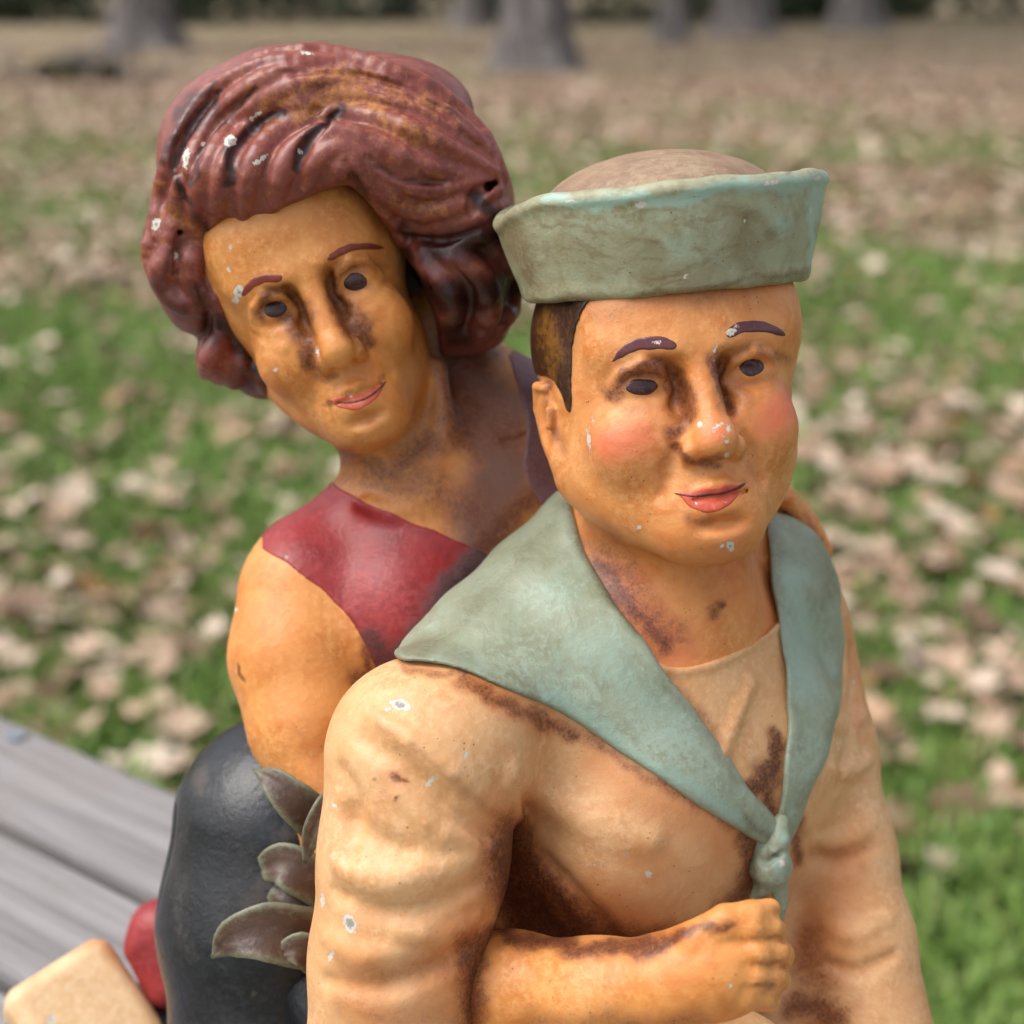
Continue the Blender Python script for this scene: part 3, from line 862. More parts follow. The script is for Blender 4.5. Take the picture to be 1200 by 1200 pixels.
W_ST = [([(300, 440, 60), (360, 470, 50)], 0.12), ([(470, 420, 40), (480, 470, 40)], 0.3), ([(400, 560, 50), (480, 560, 60), (560, 600, 50)], 0.6), ([(390, 530, 26), (450, 552, 30), (510, 520, 34)], 0.75), ([(530, 420, 40), (545, 500, 50)], 0.8), ([(300, 372, 14), (310, 346, 12), (340, 342, 14), (356, 366, 18), (362, 395, 20), (368, 428, 16)], 0.8), ([(310, 378, 10), (345, 380, 14)], 0.4), ([(392, 318, 14), (388, 345, 16), (400, 370, 18), (420, 392, 22), (432, 404, 14)], 0.85), ([(395, 312, 10), (425, 306, 10), (448, 318, 10)], 0.42), ([(400, 346, 10), (436, 342, 10)], 0.45),
        ([(330, 375, 18), (360, 400, 16), (362, 425, 10)], 0.8), ([(395, 345, 16), (402, 375, 14)], 0.8), ([(350, 370, 14), (352, 400, 14)], 0.6), ([(405, 360, 20), (428, 385, 14), (434, 405, 9)], 0.7), ([(300, 370, 14), (345, 350, 14)], 0.45), ([(392, 320, 12), (440, 315, 12)], 0.5),
        ([(375, 438, 12), (398, 436, 8)], 0.6), ([(430, 415, 8)], 0.6), ([(384, 468, 7)], 0.7), ([(452, 446, 8)], 0.6), ([(400, 488, 14), (425, 486, 10)], 0.3), ([(440, 500, 40), (470, 470, 30)], 0.3),
        ([(370, 520, 40), (450, 548, 40), (520, 470, 40)], 0.5), ([(455, 545, 22), (500, 540, 16)], 0.62), ([(520, 400, 30), (560, 430, 30)], 0.7), ([(560, 480, 50), (600, 510, 40)], 0.6), ([(590, 510, 12), (615, 510, 8)], 0.9), ([(480, 590, 60), (560, 610, 40)], 0.4), ([(560, 640, 26), (620, 590, 30)], 0.8),
        ([(425, 790, 20), (420, 860, 24), (395, 930, 20)], 0.75), ([(430, 740, 14), (440, 790, 14)], 0.8), ([(370, 860, 40), (380, 920, 30)], 0.3), ([(330, 830, 30)], 0.2), ([(283, 782, 5), (286, 800, 4)], 0.8),
        ([(590, 1095, 18), (660, 1108, 20), (740, 1112, 20), (800, 1096, 16)], 0.95), ([(800, 1098, 10), (860, 1078, 8)], 0.75), ([(560, 1130, 26), (550, 1190, 30)], 0.85), ([(620, 1200, 26), (820, 1200, 24)], 0.5), ([(912, 1068, 8)], 0.5), ([(895, 1102, 6), (912, 1102, 5)], 0.6), ([(895, 1130, 6), (914, 1130, 5)], 0.6), ([(890, 1156, 6), (910, 1158, 5)], 0.6), ([(940, 600, 8), (960, 630, 8)], 0.5),
        ([(250, 320, 10), (300, 400, 10), (340, 470, 12)], 0.3)]
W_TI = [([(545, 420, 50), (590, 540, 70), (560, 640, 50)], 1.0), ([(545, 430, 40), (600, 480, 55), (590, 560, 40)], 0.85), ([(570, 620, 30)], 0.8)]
W_CH = [(280, 342, 6, 8, 0), (276, 352, 4, 4, 0), (323, 433, 4, 2.5, -10), (270, 290, 2, 4, 0), (268, 316, 2, 4, 20), (372, 412, 2.4, 6, 0), (410, 462, 3, 2, 0), (276, 714, 3, 3, 0), (856, 1156, 2.5, 2.5, 0)]
gx = grid(225, 215, 1000, 1240, -470, 330, 2.9)
wbody(gx); head(gx, HW, True); wfore(gx); far_hand(gx)
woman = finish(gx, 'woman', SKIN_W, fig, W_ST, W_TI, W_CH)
woman['label'] = 'woman with tilted face and bare arms reaching round the sailor'

WB1 = smooth_poly([(281, 344), (291, 328), (310, 320), (331, 321), (331, 331), (312, 331), (296, 338), (286, 349)])
WB2 = smooth_poly([(380, 302), (395, 290), (420, 283), (451, 287), (451, 294), (425, 292), (402, 298), (386, 308)])
paint_patch('eyebrow', BROW_W, woman, hw, WB1, -80, 120)
paint_patch('eyebrow', BROW_W, woman, hw, WB2, -80, 120)
paint_patch('eye', EYE, woman, hw, smooth_poly([(307, 362), (315, 353), (328, 351), (337, 358), (336, 366), (325, 373), (312, 372)]), -80, 120)
paint_patch('eye', EYE, woman, hw, smooth_poly([(401, 331), (409, 321), (422, 318), (431, 326), (430, 335), (420, 342), (407, 341)]), -80, 120)
paint_patch('lips', LIPS, woman, hw, smooth_poly([(383, 467), (398, 466), (410, 462), (420, 463), (434, 457), (450, 447), (448, 460), (436, 473), (416, 482), (398, 479)]), -80, 140, t=1.0,
            chips=[(410, 464, 3, 1.6, 0)])

paint_patch('mouth_line', MLINE, woman, hw, smooth_poly([(379, 466), (392, 470), (406, 470), (418, 469), (434, 463), (456, 441), (448, 455), (434, 467), (418, 473), (404, 474), (390, 472)]), -80, 140, t=1.6, wob=0)

# ---- red top
def red_patch(poly, z0, z1):
    P = np.asarray(poly)
    g2 = grid(P[:, 0].min() - 12, P[:, 1].min() - 12, P[:, 0].max() + 12, P[:, 1].max() + 12, z0, z1, 2.6)
    wbody(g2)
    U, V = g2.uv()
    r = (poly_sdf(U, V, P) + 0.7 * np.sin(U * 0.11 + V * 0.07) + 0.5 * np.sin(V * 0.27 - U * 0.21 + 1)).astype(np.float32)
    d = smax(g2.d - 1.4, r, 2.5)
    d = np.maximum(d, -(g2.d + 6))
    return finish(g2, 'red_top', RED, woman, d=d, stains=[([(430, 740, 20), (470, 790, 26)], 0.75), ([(575, 650, 44), (490, 770, 40)], 1.0), ([(360, 640, 40), (450, 660, 60)], 0.16), ([(620, 480, 60), (640, 560, 60)], 0.6), ([(600, 440, 20)], 0.5)],
                  tints=[([(560, 640, 20), (480, 775, 26)], 0.9), ([(640, 440, 80), (650, 560, 90)], 1.0), ([(600, 500, 50)], 1.0)], chips=[(335, 652, 2, 2, 0)])
red_patch(smooth_poly([(360, 518), (334, 556), (296, 636), (340, 664), (392, 704), (424, 744), (446, 800), (500, 810), (560, 730), (600, 662), (552, 640), (500, 618), (430, 590), (385, 562)], 1), -330, 0)
red_patch(smooth_poly([(590, 405), (640, 420), (690, 480), (700, 590), (640, 600), (612, 560), (618, 500), (606, 450)], 1), -330, -40)

# ---- hair
FACE_EDGE = smooth_poly([(243, 279), (300, 266), (345, 241), (395, 219), (416, 221), (440, 246), (466, 290), (492, 332), (508, 372), (514, 420), (500, 560), (360, 560), (322, 452), (296, 402), (268, 362), (252, 320)])
def open_face(g):
    U, V = g.uv()
    X, Y, Z = g.XYZ()
    r = poly_sdf(U, V, FACE_EDGE)
    g.d = smax(g.d, -np.maximum(r, -(Z + 200) + 0 * r).astype(np.float32), 10)
def whair(g):
    f = HW
    g.u(Ell((-262, 335, -150), (155, 145, 160), f.M))
    def blob(px, py, z, r, k=30):
        g.u(Ell(W(px, py, z), r), k)
    blob(255, 190, -80, (72, 100, 95)); blob(218, 290, -90, (50, 75, 80)); blob(235, 350, -100, (45, 46, 62), 20)
    blob(262, 418, -120, (34, 36, 52), 14); blob(308, 440, -135, (36, 30, 46), 14)
    blob(480, 190, -50, (95, 78, 100)); blob(545, 235, -80, (60, 72, 95)); blob(540, 320, -110, (64, 70, 85)); blob(555, 370, -130, (44, 40, 60), 20)
    blob(350, 130, -75, (120, 74, 120)); blob(450, 130, -90, (110, 62, 120))
    blob(315, 222, -42, (112, 62, 104)); blob(400, 198, -36, (95, 56, 98)); blob(505, 335, -160, (62, 90, 80)); blob(478, 320, -262, (60, 80, 60)); blob(548, 380, -150, (50, 36, 60), 20)
    open_face(g)

LOCKS = [  # (path, radius)
    ([(184, 300), (188, 240), (205, 175), (240, 115), (290, 80)], 12),
    ([(196, 330), (205, 265), (222, 200), (255, 140), (310, 95), (380, 75)], 14),
    ([(225, 300), (232, 240), (248, 190), (280, 140), (330, 108), (400, 92), (470, 100)], 14),
    ([(248, 268), (258, 225), (275, 180), (305, 145), (350, 122), (420, 112), (500, 130), (555, 165)], 14),
    ([(285, 258), (290, 215), (308, 175), (340, 148), (390, 135), (450, 142), (510, 165), (580, 200)], 14),
    ([(320, 246), (330, 205), (350, 175), (385, 158), (430, 165), (480, 188), (540, 205)], 15),
    ([(355, 228), (368, 195), (392, 176), (425, 182), (460, 206), (505, 222), (560, 214)], 13),
    ([(385, 212), (400, 196), (425, 200), (452, 224), (490, 246), (535, 240), (585, 222)], 14),
    ([(415, 214), (432, 232), (462, 256), (500, 266), (545, 258), (592, 240)], 14),
    ([(300, 64), (370, 62), (440, 78), (510, 108), (565, 160), (592, 210)], 12),
    ([(250, 95), (320, 74), (400, 78), (480, 108), (545, 150), (588, 195)], 10),
    ([(445, 250), (472, 280), (510, 292), (552, 276), (590, 258)], 14),
    ([(470, 285), (505, 312), (528, 352), (522, 395)], 17),
    ([(505, 292), (548, 312), (572, 352), (560, 396)], 18),
    ([(560, 272), (592, 300), (602, 345), (584, 388)], 15),
    ([(206, 290), (190, 320), (205, 350), (240, 362)], 15),
    ([(236, 285), (222, 318), (238, 352), (262, 372)], 14),
    ([(248, 330), (262, 375), (250, 410), (238, 440)], 14),
    ([(262, 365), (284, 405), (278, 440), (270, 455)], 12),
    ([(285, 400), (308, 430), (312, 460)], 12),
    ([(176, 270), (178, 310), (196, 345)], 10),
]
GROOVES = [([(265, 218), (276, 178), (298, 148), (326, 130)], 9), ([(346, 198), (360, 168), (395, 132)], 8), ([(214, 235), (208, 190), (222, 150), (252, 110)], 8),
           ([(420, 232), (412, 205), (404, 190)], 5), ([(430, 184), (470, 210), (520, 214)], 5), ([(552, 250), (560, 228), (580, 214)], 11), ([(470, 275), (520, 282), (560, 270)], 6),
           ([(230, 330), (245, 370), (238, 400)], 5), ([(365, 132), (378, 128)], 4), ([(500, 118), (530, 135)], 4), ([(530, 312), (552, 345), (545, 390)], 6), ([(500, 330), (512, 365)], 5), ([(212, 262), (205, 320)], 5),
           ([(300, 105), (250, 150), (222, 215)], 5), ([(420, 100), (500, 122), (560, 172)], 4), ([(330, 85), (420, 88), (500, 112)], 4)]
g = grid(150, 35, 640, 490, -330, 130, 2.6)
whair(g)
base = [(curve(P, 5), r) for P, r in LOCKS]
drops = []
for P, r in base:
    z = [g.drop(x, y) for x, y in P]
    drops.append((P, z, r))
gro = []
for P, r in GROOVES:
    C = curve(P, 5)
    gro.append((C, r))
for P, z, r in drops:
    q = [(W(x, y, zz - 0.12 * r), r) for (x, y), zz in zip(P, z) if zz is not None]
    if len(q) > 2:
        t = np.linspace(0, 1, len(q))
        g.chain([a for a, _ in q], list(np.interp(t, [0, 0.2, 0.8, 1], [r * 0.4, r * 1.05, r * 0.95, r * 0.4])), 7, 3)
for C, r in gro:
    q = [W(x, y, (g.drop(x, y) or -60) + 0.1 * r) for x, y in C]
    t = np.linspace(0, 1, len(q))
    g.chain(q, list(np.interp(t, [0, 0.4, 1], [r * 0.4, r, r * 0.3])), 5, 2, cut=True)
open_face(g)
H_ST = [([(265, 218, 9), (276, 178, 14), (298, 148, 12), (326, 130, 6)], 1.0), ([(346, 198, 7), (362, 166, 10), (395, 132, 9)], 1.0), ([(214, 235, 10), (206, 190, 10), (222, 150, 8), (262, 104, 6)], 0.85),
        ([(190, 190, 12), (215, 130, 10), (260, 90, 6)], 0.7), ([(225, 255, 14), (240, 270, 14)], 0.7), ([(560, 235, 16), (580, 250, 14)], 1.0), ([(505, 290, 30), (560, 290, 40), (595, 270, 20)], 0.9), ([(500, 340, 30), (560, 350, 40), (595, 340, 24)], 1.0), ([(540, 385, 40)], 1.0),
        ([(470, 270, 14), (520, 285, 12)], 0.8), ([(412, 205, 10), (425, 235, 8)], 0.7), ([(440, 190, 7), (480, 212, 7), (530, 218, 6)], 0.6), ([(235, 345, 24), (250, 400, 24)], 0.7), ([(262, 380, 16), (300, 430, 24), (330, 460, 16)], 1.0), ([(290, 450, 40)], 0.75), ([(185, 330, 14), (215, 365, 18)], 0.6), ([(205, 285, 10), (195, 325, 10)], 0.55),
        ([(300, 107, 5), (250, 150, 6), (222, 215, 6)], 0.7), ([(360, 140, 5), (380, 128, 6)], 0.5), ([(500, 120, 4), (535, 138, 4)], 0.7), ([(470, 300, 14), (500, 350, 14), (512, 392, 14)], 0.9)]
H_TI = [([(310, 125, 12), (370, 90, 16), (440, 92, 16)], 0.45), ([(350, 130, 18), (400, 110, 26), (440, 125, 18)], 0.54), ([(440, 135, 16), (500, 165, 18)], 0.40), ([(460, 105, 16), (530, 135, 14)], 0.36), ([(195, 255, 20), (225, 275, 20)], 0.36), ([(190, 220, 12)], 0.32), ([(250, 330, 18)], 0.25), ([(236, 440, 14)], 0.25), ([(470, 235, 16), (520, 250, 12)], 0.25), ([(310, 150, 14)], 0.36)]
H_CH = [(270, 165, 8, 7, 20), (218, 186, 4, 13, -5), (183, 263, 5, 8, -20), (308, 186, 8, 2.5, 45), (300, 190, 4, 3, 0), (300, 135, 12, 2.5, 35), (352, 178, 2, 4, 40), (360, 62, 8, 2, -5), (238, 168, 2, 3, 0), (206, 300, 2, 5, 0)]
hair = finish(g, 'hair', HAIR, woman, H_ST, H_TI, H_CH)
hair['label'] = 'auburn wavy swept-back hair'

# ---- black skirt, and the lower half of both figures down to the table
g = grid(150, 800, 760, 1900, -560, 60, 5.0)
g.chain([W(338, 970, -190), W(318, 1080, -180), W(318, 1220, -170), W(345, 1480, -170)], [150, 138, 120, 130], 40, 40)
g.u(Ell(W(440, 1000, -260), (160, 170, 150)), 60)
g.chain([W(208, 960, -150), W(206, 1060, -150), W(226, 1180, -150)], [8, 10, 8], 30, cut=True)
finish(g, 'skirt', BLACK, woman, stains=[([(240, 900, 16), (236, 925, 12)], 0.55), ([(215, 960, 14), (205, 1040, 16), (222, 1120, 12)], 0.3), ([(290, 1000, 40), (270, 1090, 40)], 0.24), ([(305, 1050, 30), (340, 980, 20)], 0.62), ([(300, 1162, 4)], 0.9)], chips=[(300, 1162, 2.4, 2.4, 0)])

# trousers and plinth, below the picture
tz = (TABLE_Z - CAM_H) / S                   # table top in figurine units along the vertical
def down_to_table(px, py, z):
    q = W(px, py, z)
    h = (to_world(q)[2] - TABLE_Z) / S
    return q - TU * h, h
g = grid(300, 1220, 1250, 2150, -520, 330, 7.0)
for (x, y, z, r) in ((560, 1330, 60, 150), (820, 1330, 60, 150)):
    q = W(x, y, z); e, h = down_to_table(x, y, z)
    g.chain([q, q + TF * 130 - TU * 20, e + TF * 150 + TU * 60], [r, r * 0.8, r * 0.62], 40, 30)
g.u(Ell(T(0, -720, 0), (230, 130, 160), TM), 60)
finish(g, 'trousers', SHIRT, sailor)
q, h = down_to_table(600, 1250, -150)
g = G(q - 480, q + 480, 8.0)
g.u(Box(q + TU * 38, (330, 36, 300), TM, 22))
g.u(Box(q + TU * 200, (260, 170, 190), TM, 40), 30)
finish(g, 'plinth', BLACK, fig)

# ---- curled leaves at the woman's waist
def curled_leaf(path, widths, cup, z_off=0):
    """leaf blade: centre line (px,py,z), half widths; lens section, curled edges, real thickness"""
    C = curve(path, 6); n = len(C)
    w = np.interp(np.linspace(0, 1, n), np.linspace(0, 1, len(widths)), widths)
    P = np.array([W(*c) for c in C])
    t = np.gradient(P, axis=0); t /= np.linalg.norm(t, axis=1)[:, None]
    view = np.array([0, 0.25, 1.0]); 
    side = np.cross(t, view); side /= np.linalg.norm(side, axis=1)[:, None]
    nrm = np.cross(side, t)
    m = 9; V = []; tint = []
    for layer in (1, -1):
        for i in range(n):
            for j in range(m):
                s = j / (m - 1) * 2 - 1
                th = 5.5 * (1 - s * s) + 1.2
                V.append(P[i] + side[i] * s * w[i] + nrm[i] * (cup * w[i] * (s * s - 0.35) - 2.0 * (abs(s) < 0.1)) + nrm[i] * layer * th)
                tint.append(max(np.clip((abs(s) - 0.62) / 0.3, 0, 1), np.clip((0.16 - i / (n - 1)) / 0.16, 0, 1)))
    V = np.array(V); F = []
    N = n * m
    for i in range(n - 1):
        for j in range(m - 1):
            a = i * m + j
            F.append((a, a + m, a + m + 1, a + 1)); F.append((N + a, N + a + 1, N + a + m + 1, N + a + m))
    for i in range(n - 1):
        a, b = i * m, i * m + m - 1
        F.append((a, N + a, N + a + m, a + m)); F.append((b, b + m, N + b + m, N + b))
    for j in range(m - 1):
        a = j; b = (n - 1) * m + j
        F.append((a, a + 1, N + a + 1, N + a)); F.append((b, N + b, N + b + 1, b + 1))
    raw_mesh('leaf', to_world(V) - BASE, np.array(F), LEAFP, woman, {'tint': 0.8 * np.array(tint), 'stain': 0.4 * np.ones(len(V)), 'chip': np.full(len(V), 30.0)})

curled_leaf([(300, 903, -40), (320, 915, -22), (345, 938, -15), (372, 962, -30), (400, 990, -60)], [2, 16, 24, 26, 18], 0.45)
curled_leaf([(358, 1010, 4), (368, 975, 14), (388, 945, 10), (415, 925, -20)], [3, 13, 18, 16], 0.6)
curled_leaf([(308, 1018, -35), (328, 1012, -24), (352, 1022, -20), (392, 1052, -35)], [14, 24, 28, 22], 0.4)
curled_leaf([(322, 1040, -40), (345, 1060, -30), (385, 1090, -40)], [16, 26, 24], -0.3)
curled_leaf([(251, 1120, -10), (272, 1100, 8), (312, 1092, 10), (352, 1098, -4), (400, 1105, -40)], [3, 22, 34, 36, 26], 0.4)
curled_leaf([(318, 1122, 4), (350, 1112, 10), (385, 1130, -10)], [3, 20, 24], 0.4)

# ---- cream block, its dark underside, and the red heel beside it
ba = np.array([100.0, 55.0, -75.0]); ba /= np.linalg.norm(ba)
bb = np.array([86.0, -78.0, 20.0]); bb -= ba * (bb @ ba); bb /= np.linalg.norm(bb)
bn = np.cross(bb, ba); bn *= np.sign(bn[2])
BM = np.stack([ba, bn, bb], 1)
bc = W(122, 1086, -430) - ba * 84 + bb * 170 - bn * 46
g = grid(-60, 1040, 330, 1480, -800, -120, 4.0)
g.u(Box(bc, (84, 46, 170), BM, 26))
finish(g, 'base_block', CREAM, fig, tints=[([(30, 1140, 20), (60, 1110, 16), (130, 1090, 20)], 0.6), ([(215, 1200, 60)], 0.6), ([(130, 1095, 30), (210, 1180, 22)], 0.6)], chips=[(60, 1195, 5, 7, 0)])
g = grid(-60, 1080, 360, 1560, -800, -120, 5.0)
g.u(Box(bc - bn * 110, (80, 70, 164), BM, 26))
finish(g, 'base_block_underside', BLACK, fig)
g = grid(120, 1020, 290, 1230, -640, -260, 3.4)
g.u(Ell(W(190, 1084, -440), (46, 38, 44)))
g.u(Ell(W(225, 1110, -430), (60, 52, 50)), 20)
g.chain([W(170, 1110, -430), W(200, 1150, -430)], [30, 40], 20)
finish(g, 'shoe', RED, woman)
# carry these two pieces down to the table
g = G(q - 700, q + 500, 10.0)
e, h = down_to_table(165, 1260, -430)
g.chain([W(185, 1400, -450), e + TU * 30], [50, 80], 20)
g.u(Box(e + TU * 30, (170, 28, 150), TM, 16), 10)
finish(g, 'base_foot', BLACK, fig)

# ------------------------------------------------------------------ wooden table
def wood_mat():
    t = NT('weathered_grey_wood')
    v = t.mapping((1.2, 26, 26))
    n = t.noise(2.6, 8, 0.7, 0.8, v)
    v2 = t.mapping((3.0, 120, 120))
    n2 = t.noise(2.0, 6, 0.7, 0.2, v2)
    oi = t.n.new('ShaderNodeObjectInfo')
    c = t.ramp(n, [(0.28, srgb(104, 100, 100)), (0.5, srgb(142, 138, 138)), (0.72, srgb(170, 166, 166))])
    c = t.mix(t.math('MULTIPLY', t.step(n2, 0.5, 0.7), 0.7), c, srgb(84, 80, 80))
    c = t.mix(t.math('MULTIPLY', t.step(t.noise(9, 4, 0.6), 0.5, 0.7), 0.3), c, srgb(128, 116, 104))
    c = t.mix(t.math('MULTIPLY', oi.outputs['Random'], 0.25), c, srgb(120, 114, 112))
    t.l.new(c, t.b.inputs['Base Color'])
    t.b.inputs['Roughness'].default_value = 0.8
    t.l.new(t.bump(t.math('ADD', n, n2), 0.5, 0.002), t.b.inputs['Normal'])
    return t.m
WOOD = wood_mat()
NAIL = NT('nail_steel'); NAIL.b.inputs['Base Color'].default_value = srgb(122, 126, 134); NAIL.b.inputs['Roughness'].default_value = 0.5; NAIL = NAIL.m

a0 = ray_hit(0, 830, TABLE_Z); a1 = ray_hit(195, 915, TABLE_Z); b0 = ray_hit(0, 962, TABLE_Z)
e1 = (a1 - a0) / np.linalg.norm(a1 - a0)
e2 = np.array([e1[1], -e1[0], 0.0])
if (b0 - a0) @ e2 < 0:
    e2 = -e2
PW = float((b0 - a0) @ e2)
tab = bpy.data.objects.new('wooden_table', None); col.objects.link(tab)
ang = math.atan2(e1[1], e1[0])
mid = a0 + e1 * 0.35 + e2 * (PW * 2.5)
tab.location = (mid[0], mid[1], 0); tab.rotation_euler = (0, 0, ang)
tab['label'] = 'weathered grey plank table under the painted figurine'
tab['category'] = 'table'
flip = 1 if (Matrix.Rotation(ang, 3, 'Z') @ Vector((0, 1, 0))).dot(Vector(e2)) > 0 else -1

def bevel_box(name, sx, sy, sz, mat, parent, loc, b=0.004, me=None, seed=0):
    if me is None:
        import bmesh
        bm = bmesh.new(); bmesh.ops.create_cube(bm, size=1.0)
        for v in bm.verts:
            v.co = Vector((v.co.x * sx, v.co.y * sy, v.co.z * sz))
        bmesh.ops.bevel(bm, geom=bm.edges[:], offset=b, segments=2, affect='EDGES', profile=0.6)
        me = bpy.data.meshes.new(name); bm.to_mesh(me); bm.free(); me.materials.append(mat)
    o = bpy.data.objects.new(name, me); col.objects.link(o); o.parent = parent; o.location = loc
    return o
pm = None; nm = None
rnd = random.Random(5)
import bmesh
bm = bmesh.new(); bmesh.ops.create_cone(bm, cap_ends=True, segments=14, radius1=0.006, radius2=0.005, depth=0.003)
nm = bpy.data.meshes.new('nail_head'); bm.to_mesh(nm); bm.free(); nm.materials.append(NAIL)
nail_local = ray_hit(18, 862, TABLE_Z) - mid
nl = (float(nail_local @ e1), float(nail_local @ e2) * flip)
for i in range(5):
    o = bevel_box('plank', 2.3, PW - 0.006, 0.038, WOOD, tab, (rnd.uniform(-.02, .02), flip * PW * (i - 2), TABLE_Z - 0.019 - rnd.uniform(0, .0015)), 0.004, pm)
    pm = o.data
    for xx in (nl[0], nl[0] + 1.05):
        for yy in (-0.28, 0.28):
            if i == 0 and xx == nl[0]:
                if yy > 0:
                    continue
                y = nl[1] - flip * PW * (i - 2)
            else:
                y = yy * PW
            b = bpy.data.objects.new('nail_head', nm); col.objects.link(b); b.parent = o
            b.location = (xx - o.location.x, y, 0.0195)
for xx in (-0.85, 0.85):
    bevel_box('cross_beam', 0.09, PW * 4.9, 0.04, WOOD, tab, (xx, 0, TABLE_Z - 0.061))
    for yy in (-1.9, 1.9):
        bevel_box('leg', 0.085, 0.085, TABLE_Z - 0.083, WOOD, tab, (xx, yy * PW, (TABLE_Z - 0.083) / 2))

# ------------------------------------------------------------------ ground, leaves, grass
def ground_mat():
    t = NT('autumn_lawn_soil')
    n = t.noise(0.9, 5, 0.6)
    n2 = t.noise(9.0, 6, 0.7)
    n3 = t.noise(60.0, 5, 0.7)
    grass = t.mix(t.step(n3, 0.3, 0.7), srgb(66, 94, 40), srgb(108, 128, 62))
    soil = t.mix(t.step(n3, 0.35, 0.65), srgb(84, 70, 56), srgb(128, 108, 88))
    c = t.mix(t.step(t.math('ADD', t.math('MULTIPLY', n, 0.6), t.math('MULTIPLY', n2, 0.4)), 0.44, 0.58), grass, soil)
    sep = t.n.new('ShaderNodeSeparateXYZ'); t.l.new(t.tc.outputs['Object'], sep.inputs[0])
    far = t.math('MULTIPLY', t.step(sep.outputs[1], 6.0, 13.0), t.step(t.math('ADD', n, t.math('MULTIPLY', n2, 0.3)), 0.42, 0.62))
    lit = t.mix(t.step(n3, 0.35, 0.65), srgb(122, 104, 84), srgb(160, 138, 114))
    c = t.mix(t.math('MULTIPLY', far, 0.85), c, lit)
    t.l.new(c, t.b.inputs['Base Color']); t.b.inputs['Roughness'].default_value = 0.95
    t.l.new(t.bump(n3, 0.6, 0.03), t.b.inputs['Normal'])
    return t.m
def gz(x, y):
    return 0.03 * np.sin(x * 0.7 + 1) * np.cos(y * 0.5) + 0.02 * np.sin(y * 1.3 + x * 0.4)
xs = np.concatenate([np.linspace(-200, -12, 30), np.linspace(-11.5, 11.5, 90), np.linspace(12, 200, 30)])
ys = np.concatenate([np.linspace(-60, -2, 12), np.linspace(-1.5, 26, 110), np.linspace(27, 260, 40)])
XX, YY = np.meshgrid(xs, ys, indexing='ij')
Vg = np.stack([XX, YY, gz(XX, YY)], -1).reshape(-1, 3)
ii = np.arange(len(xs) * len(ys)).reshape(len(xs), len(ys))
Fg = np.stack([ii[:-1, :-1], ii[1:, :-1], ii[1:, 1:], ii[:-1, 1:]], -1).reshape(-1, 4)
gr = raw_mesh('ground', Vg, Fg, ground_mat()); gr['kind'] = 'structure'

rng = np.random.default_rng(11)
def frustum_pts(n, y0, y1, power=1.0, marg=1.75):
    out = []
    y = y0 + (y1 - y0) * rng.random(n) ** power
    half = 0.34 * y * marg + 0.25
    x = (rng.random(n) * 2 - 1) * half
    return x, y

def patch(x, y):
    """where the grass shows between drifts of leaves (0..1)"""
    v = (1.2 * np.sin(x * 1.9 + 0.6 * y + 1.3) + 1.2 * np.sin(y * 1.5 - x * 0.9 + 0.4) + np.sin(x * 4.3 + y * 2.9) * 0.6 + np.sin(y * 4.9 - x * 3.1 + 2) * 0.6)
    return np.clip(0.5 + 0.28 * v, 0, 1)

# grass: blades as one uncountable mass
def grass_mat():
    t = NT('grass_blades')
    a = t.attr('shade')
    c = t.ramp(a, [(0.0, srgb(72, 104, 40)), (0.45, srgb(112, 144, 60)), (0.8, srgb(150, 160, 90)), (1.0, srgb(150, 140, 104))])
    t.l.new(c, t.b.inputs['Base Color']); t.b.inputs['Roughness'].default_value = 0.6
    return t.m
def make_grass():
    Vs, Fs, Sh = [], [], []
    x, y = frustum_pts(240000, 1.3, 16.0, 1.7)
    keep = rng.random(len(x)) < (0.2 + 0.8 * patch(x, y)) * np.clip((17 - y) / 9, 0, 1)
    x, y = x[keep], y[keep]
    n = len(x)
    h = rng.uniform(0.02, 0.055, n); w = rng.uniform(0.002, 0.0045, n) * (1 + y * 0.12); a = rng.random(n) * 6.283; lean = rng.uniform(0.2, 1.1, n) * h
    la = rng.random(n) * 6.283
    z = gz(x, y)
    B = np.stack([x, y, z], 1)
    sdv = np.stack([np.cos(a) * w, np.sin(a) * w, 0 * w], 1)
    tip = B + np.stack([np.cos(la) * lean, np.sin(la) * lean, h], 1)
    mid_ = B + np.stack([np.cos(la) * lean * 0.35, np.sin(la) * lean * 0.35, h * 0.65], 1)
    V = np.stack([B - sdv, B + sdv, mid_ + sdv * 0.8, mid_ - sdv * 0.8, tip], 1).reshape(-1, 3)
    b = np.arange(n) * 5
    F = np.concatenate([np.stack([b, b + 1, b + 2], 1), np.stack([b, b + 2, b + 3], 1), np.stack([b + 3, b + 2, b + 4], 1)])
    sh = np.repeat(np.clip(rng.normal(0.4, 0.22, n), 0, 1), 5)
    o = raw_mesh('grass', V, F, grass_mat(), attrs={'shade': sh}, smooth=False)
    o['kind'] = 'stuff'; o['label'] = 'short green lawn grass between the fallen leaves'; o['category'] = 'grass'
make_grass()

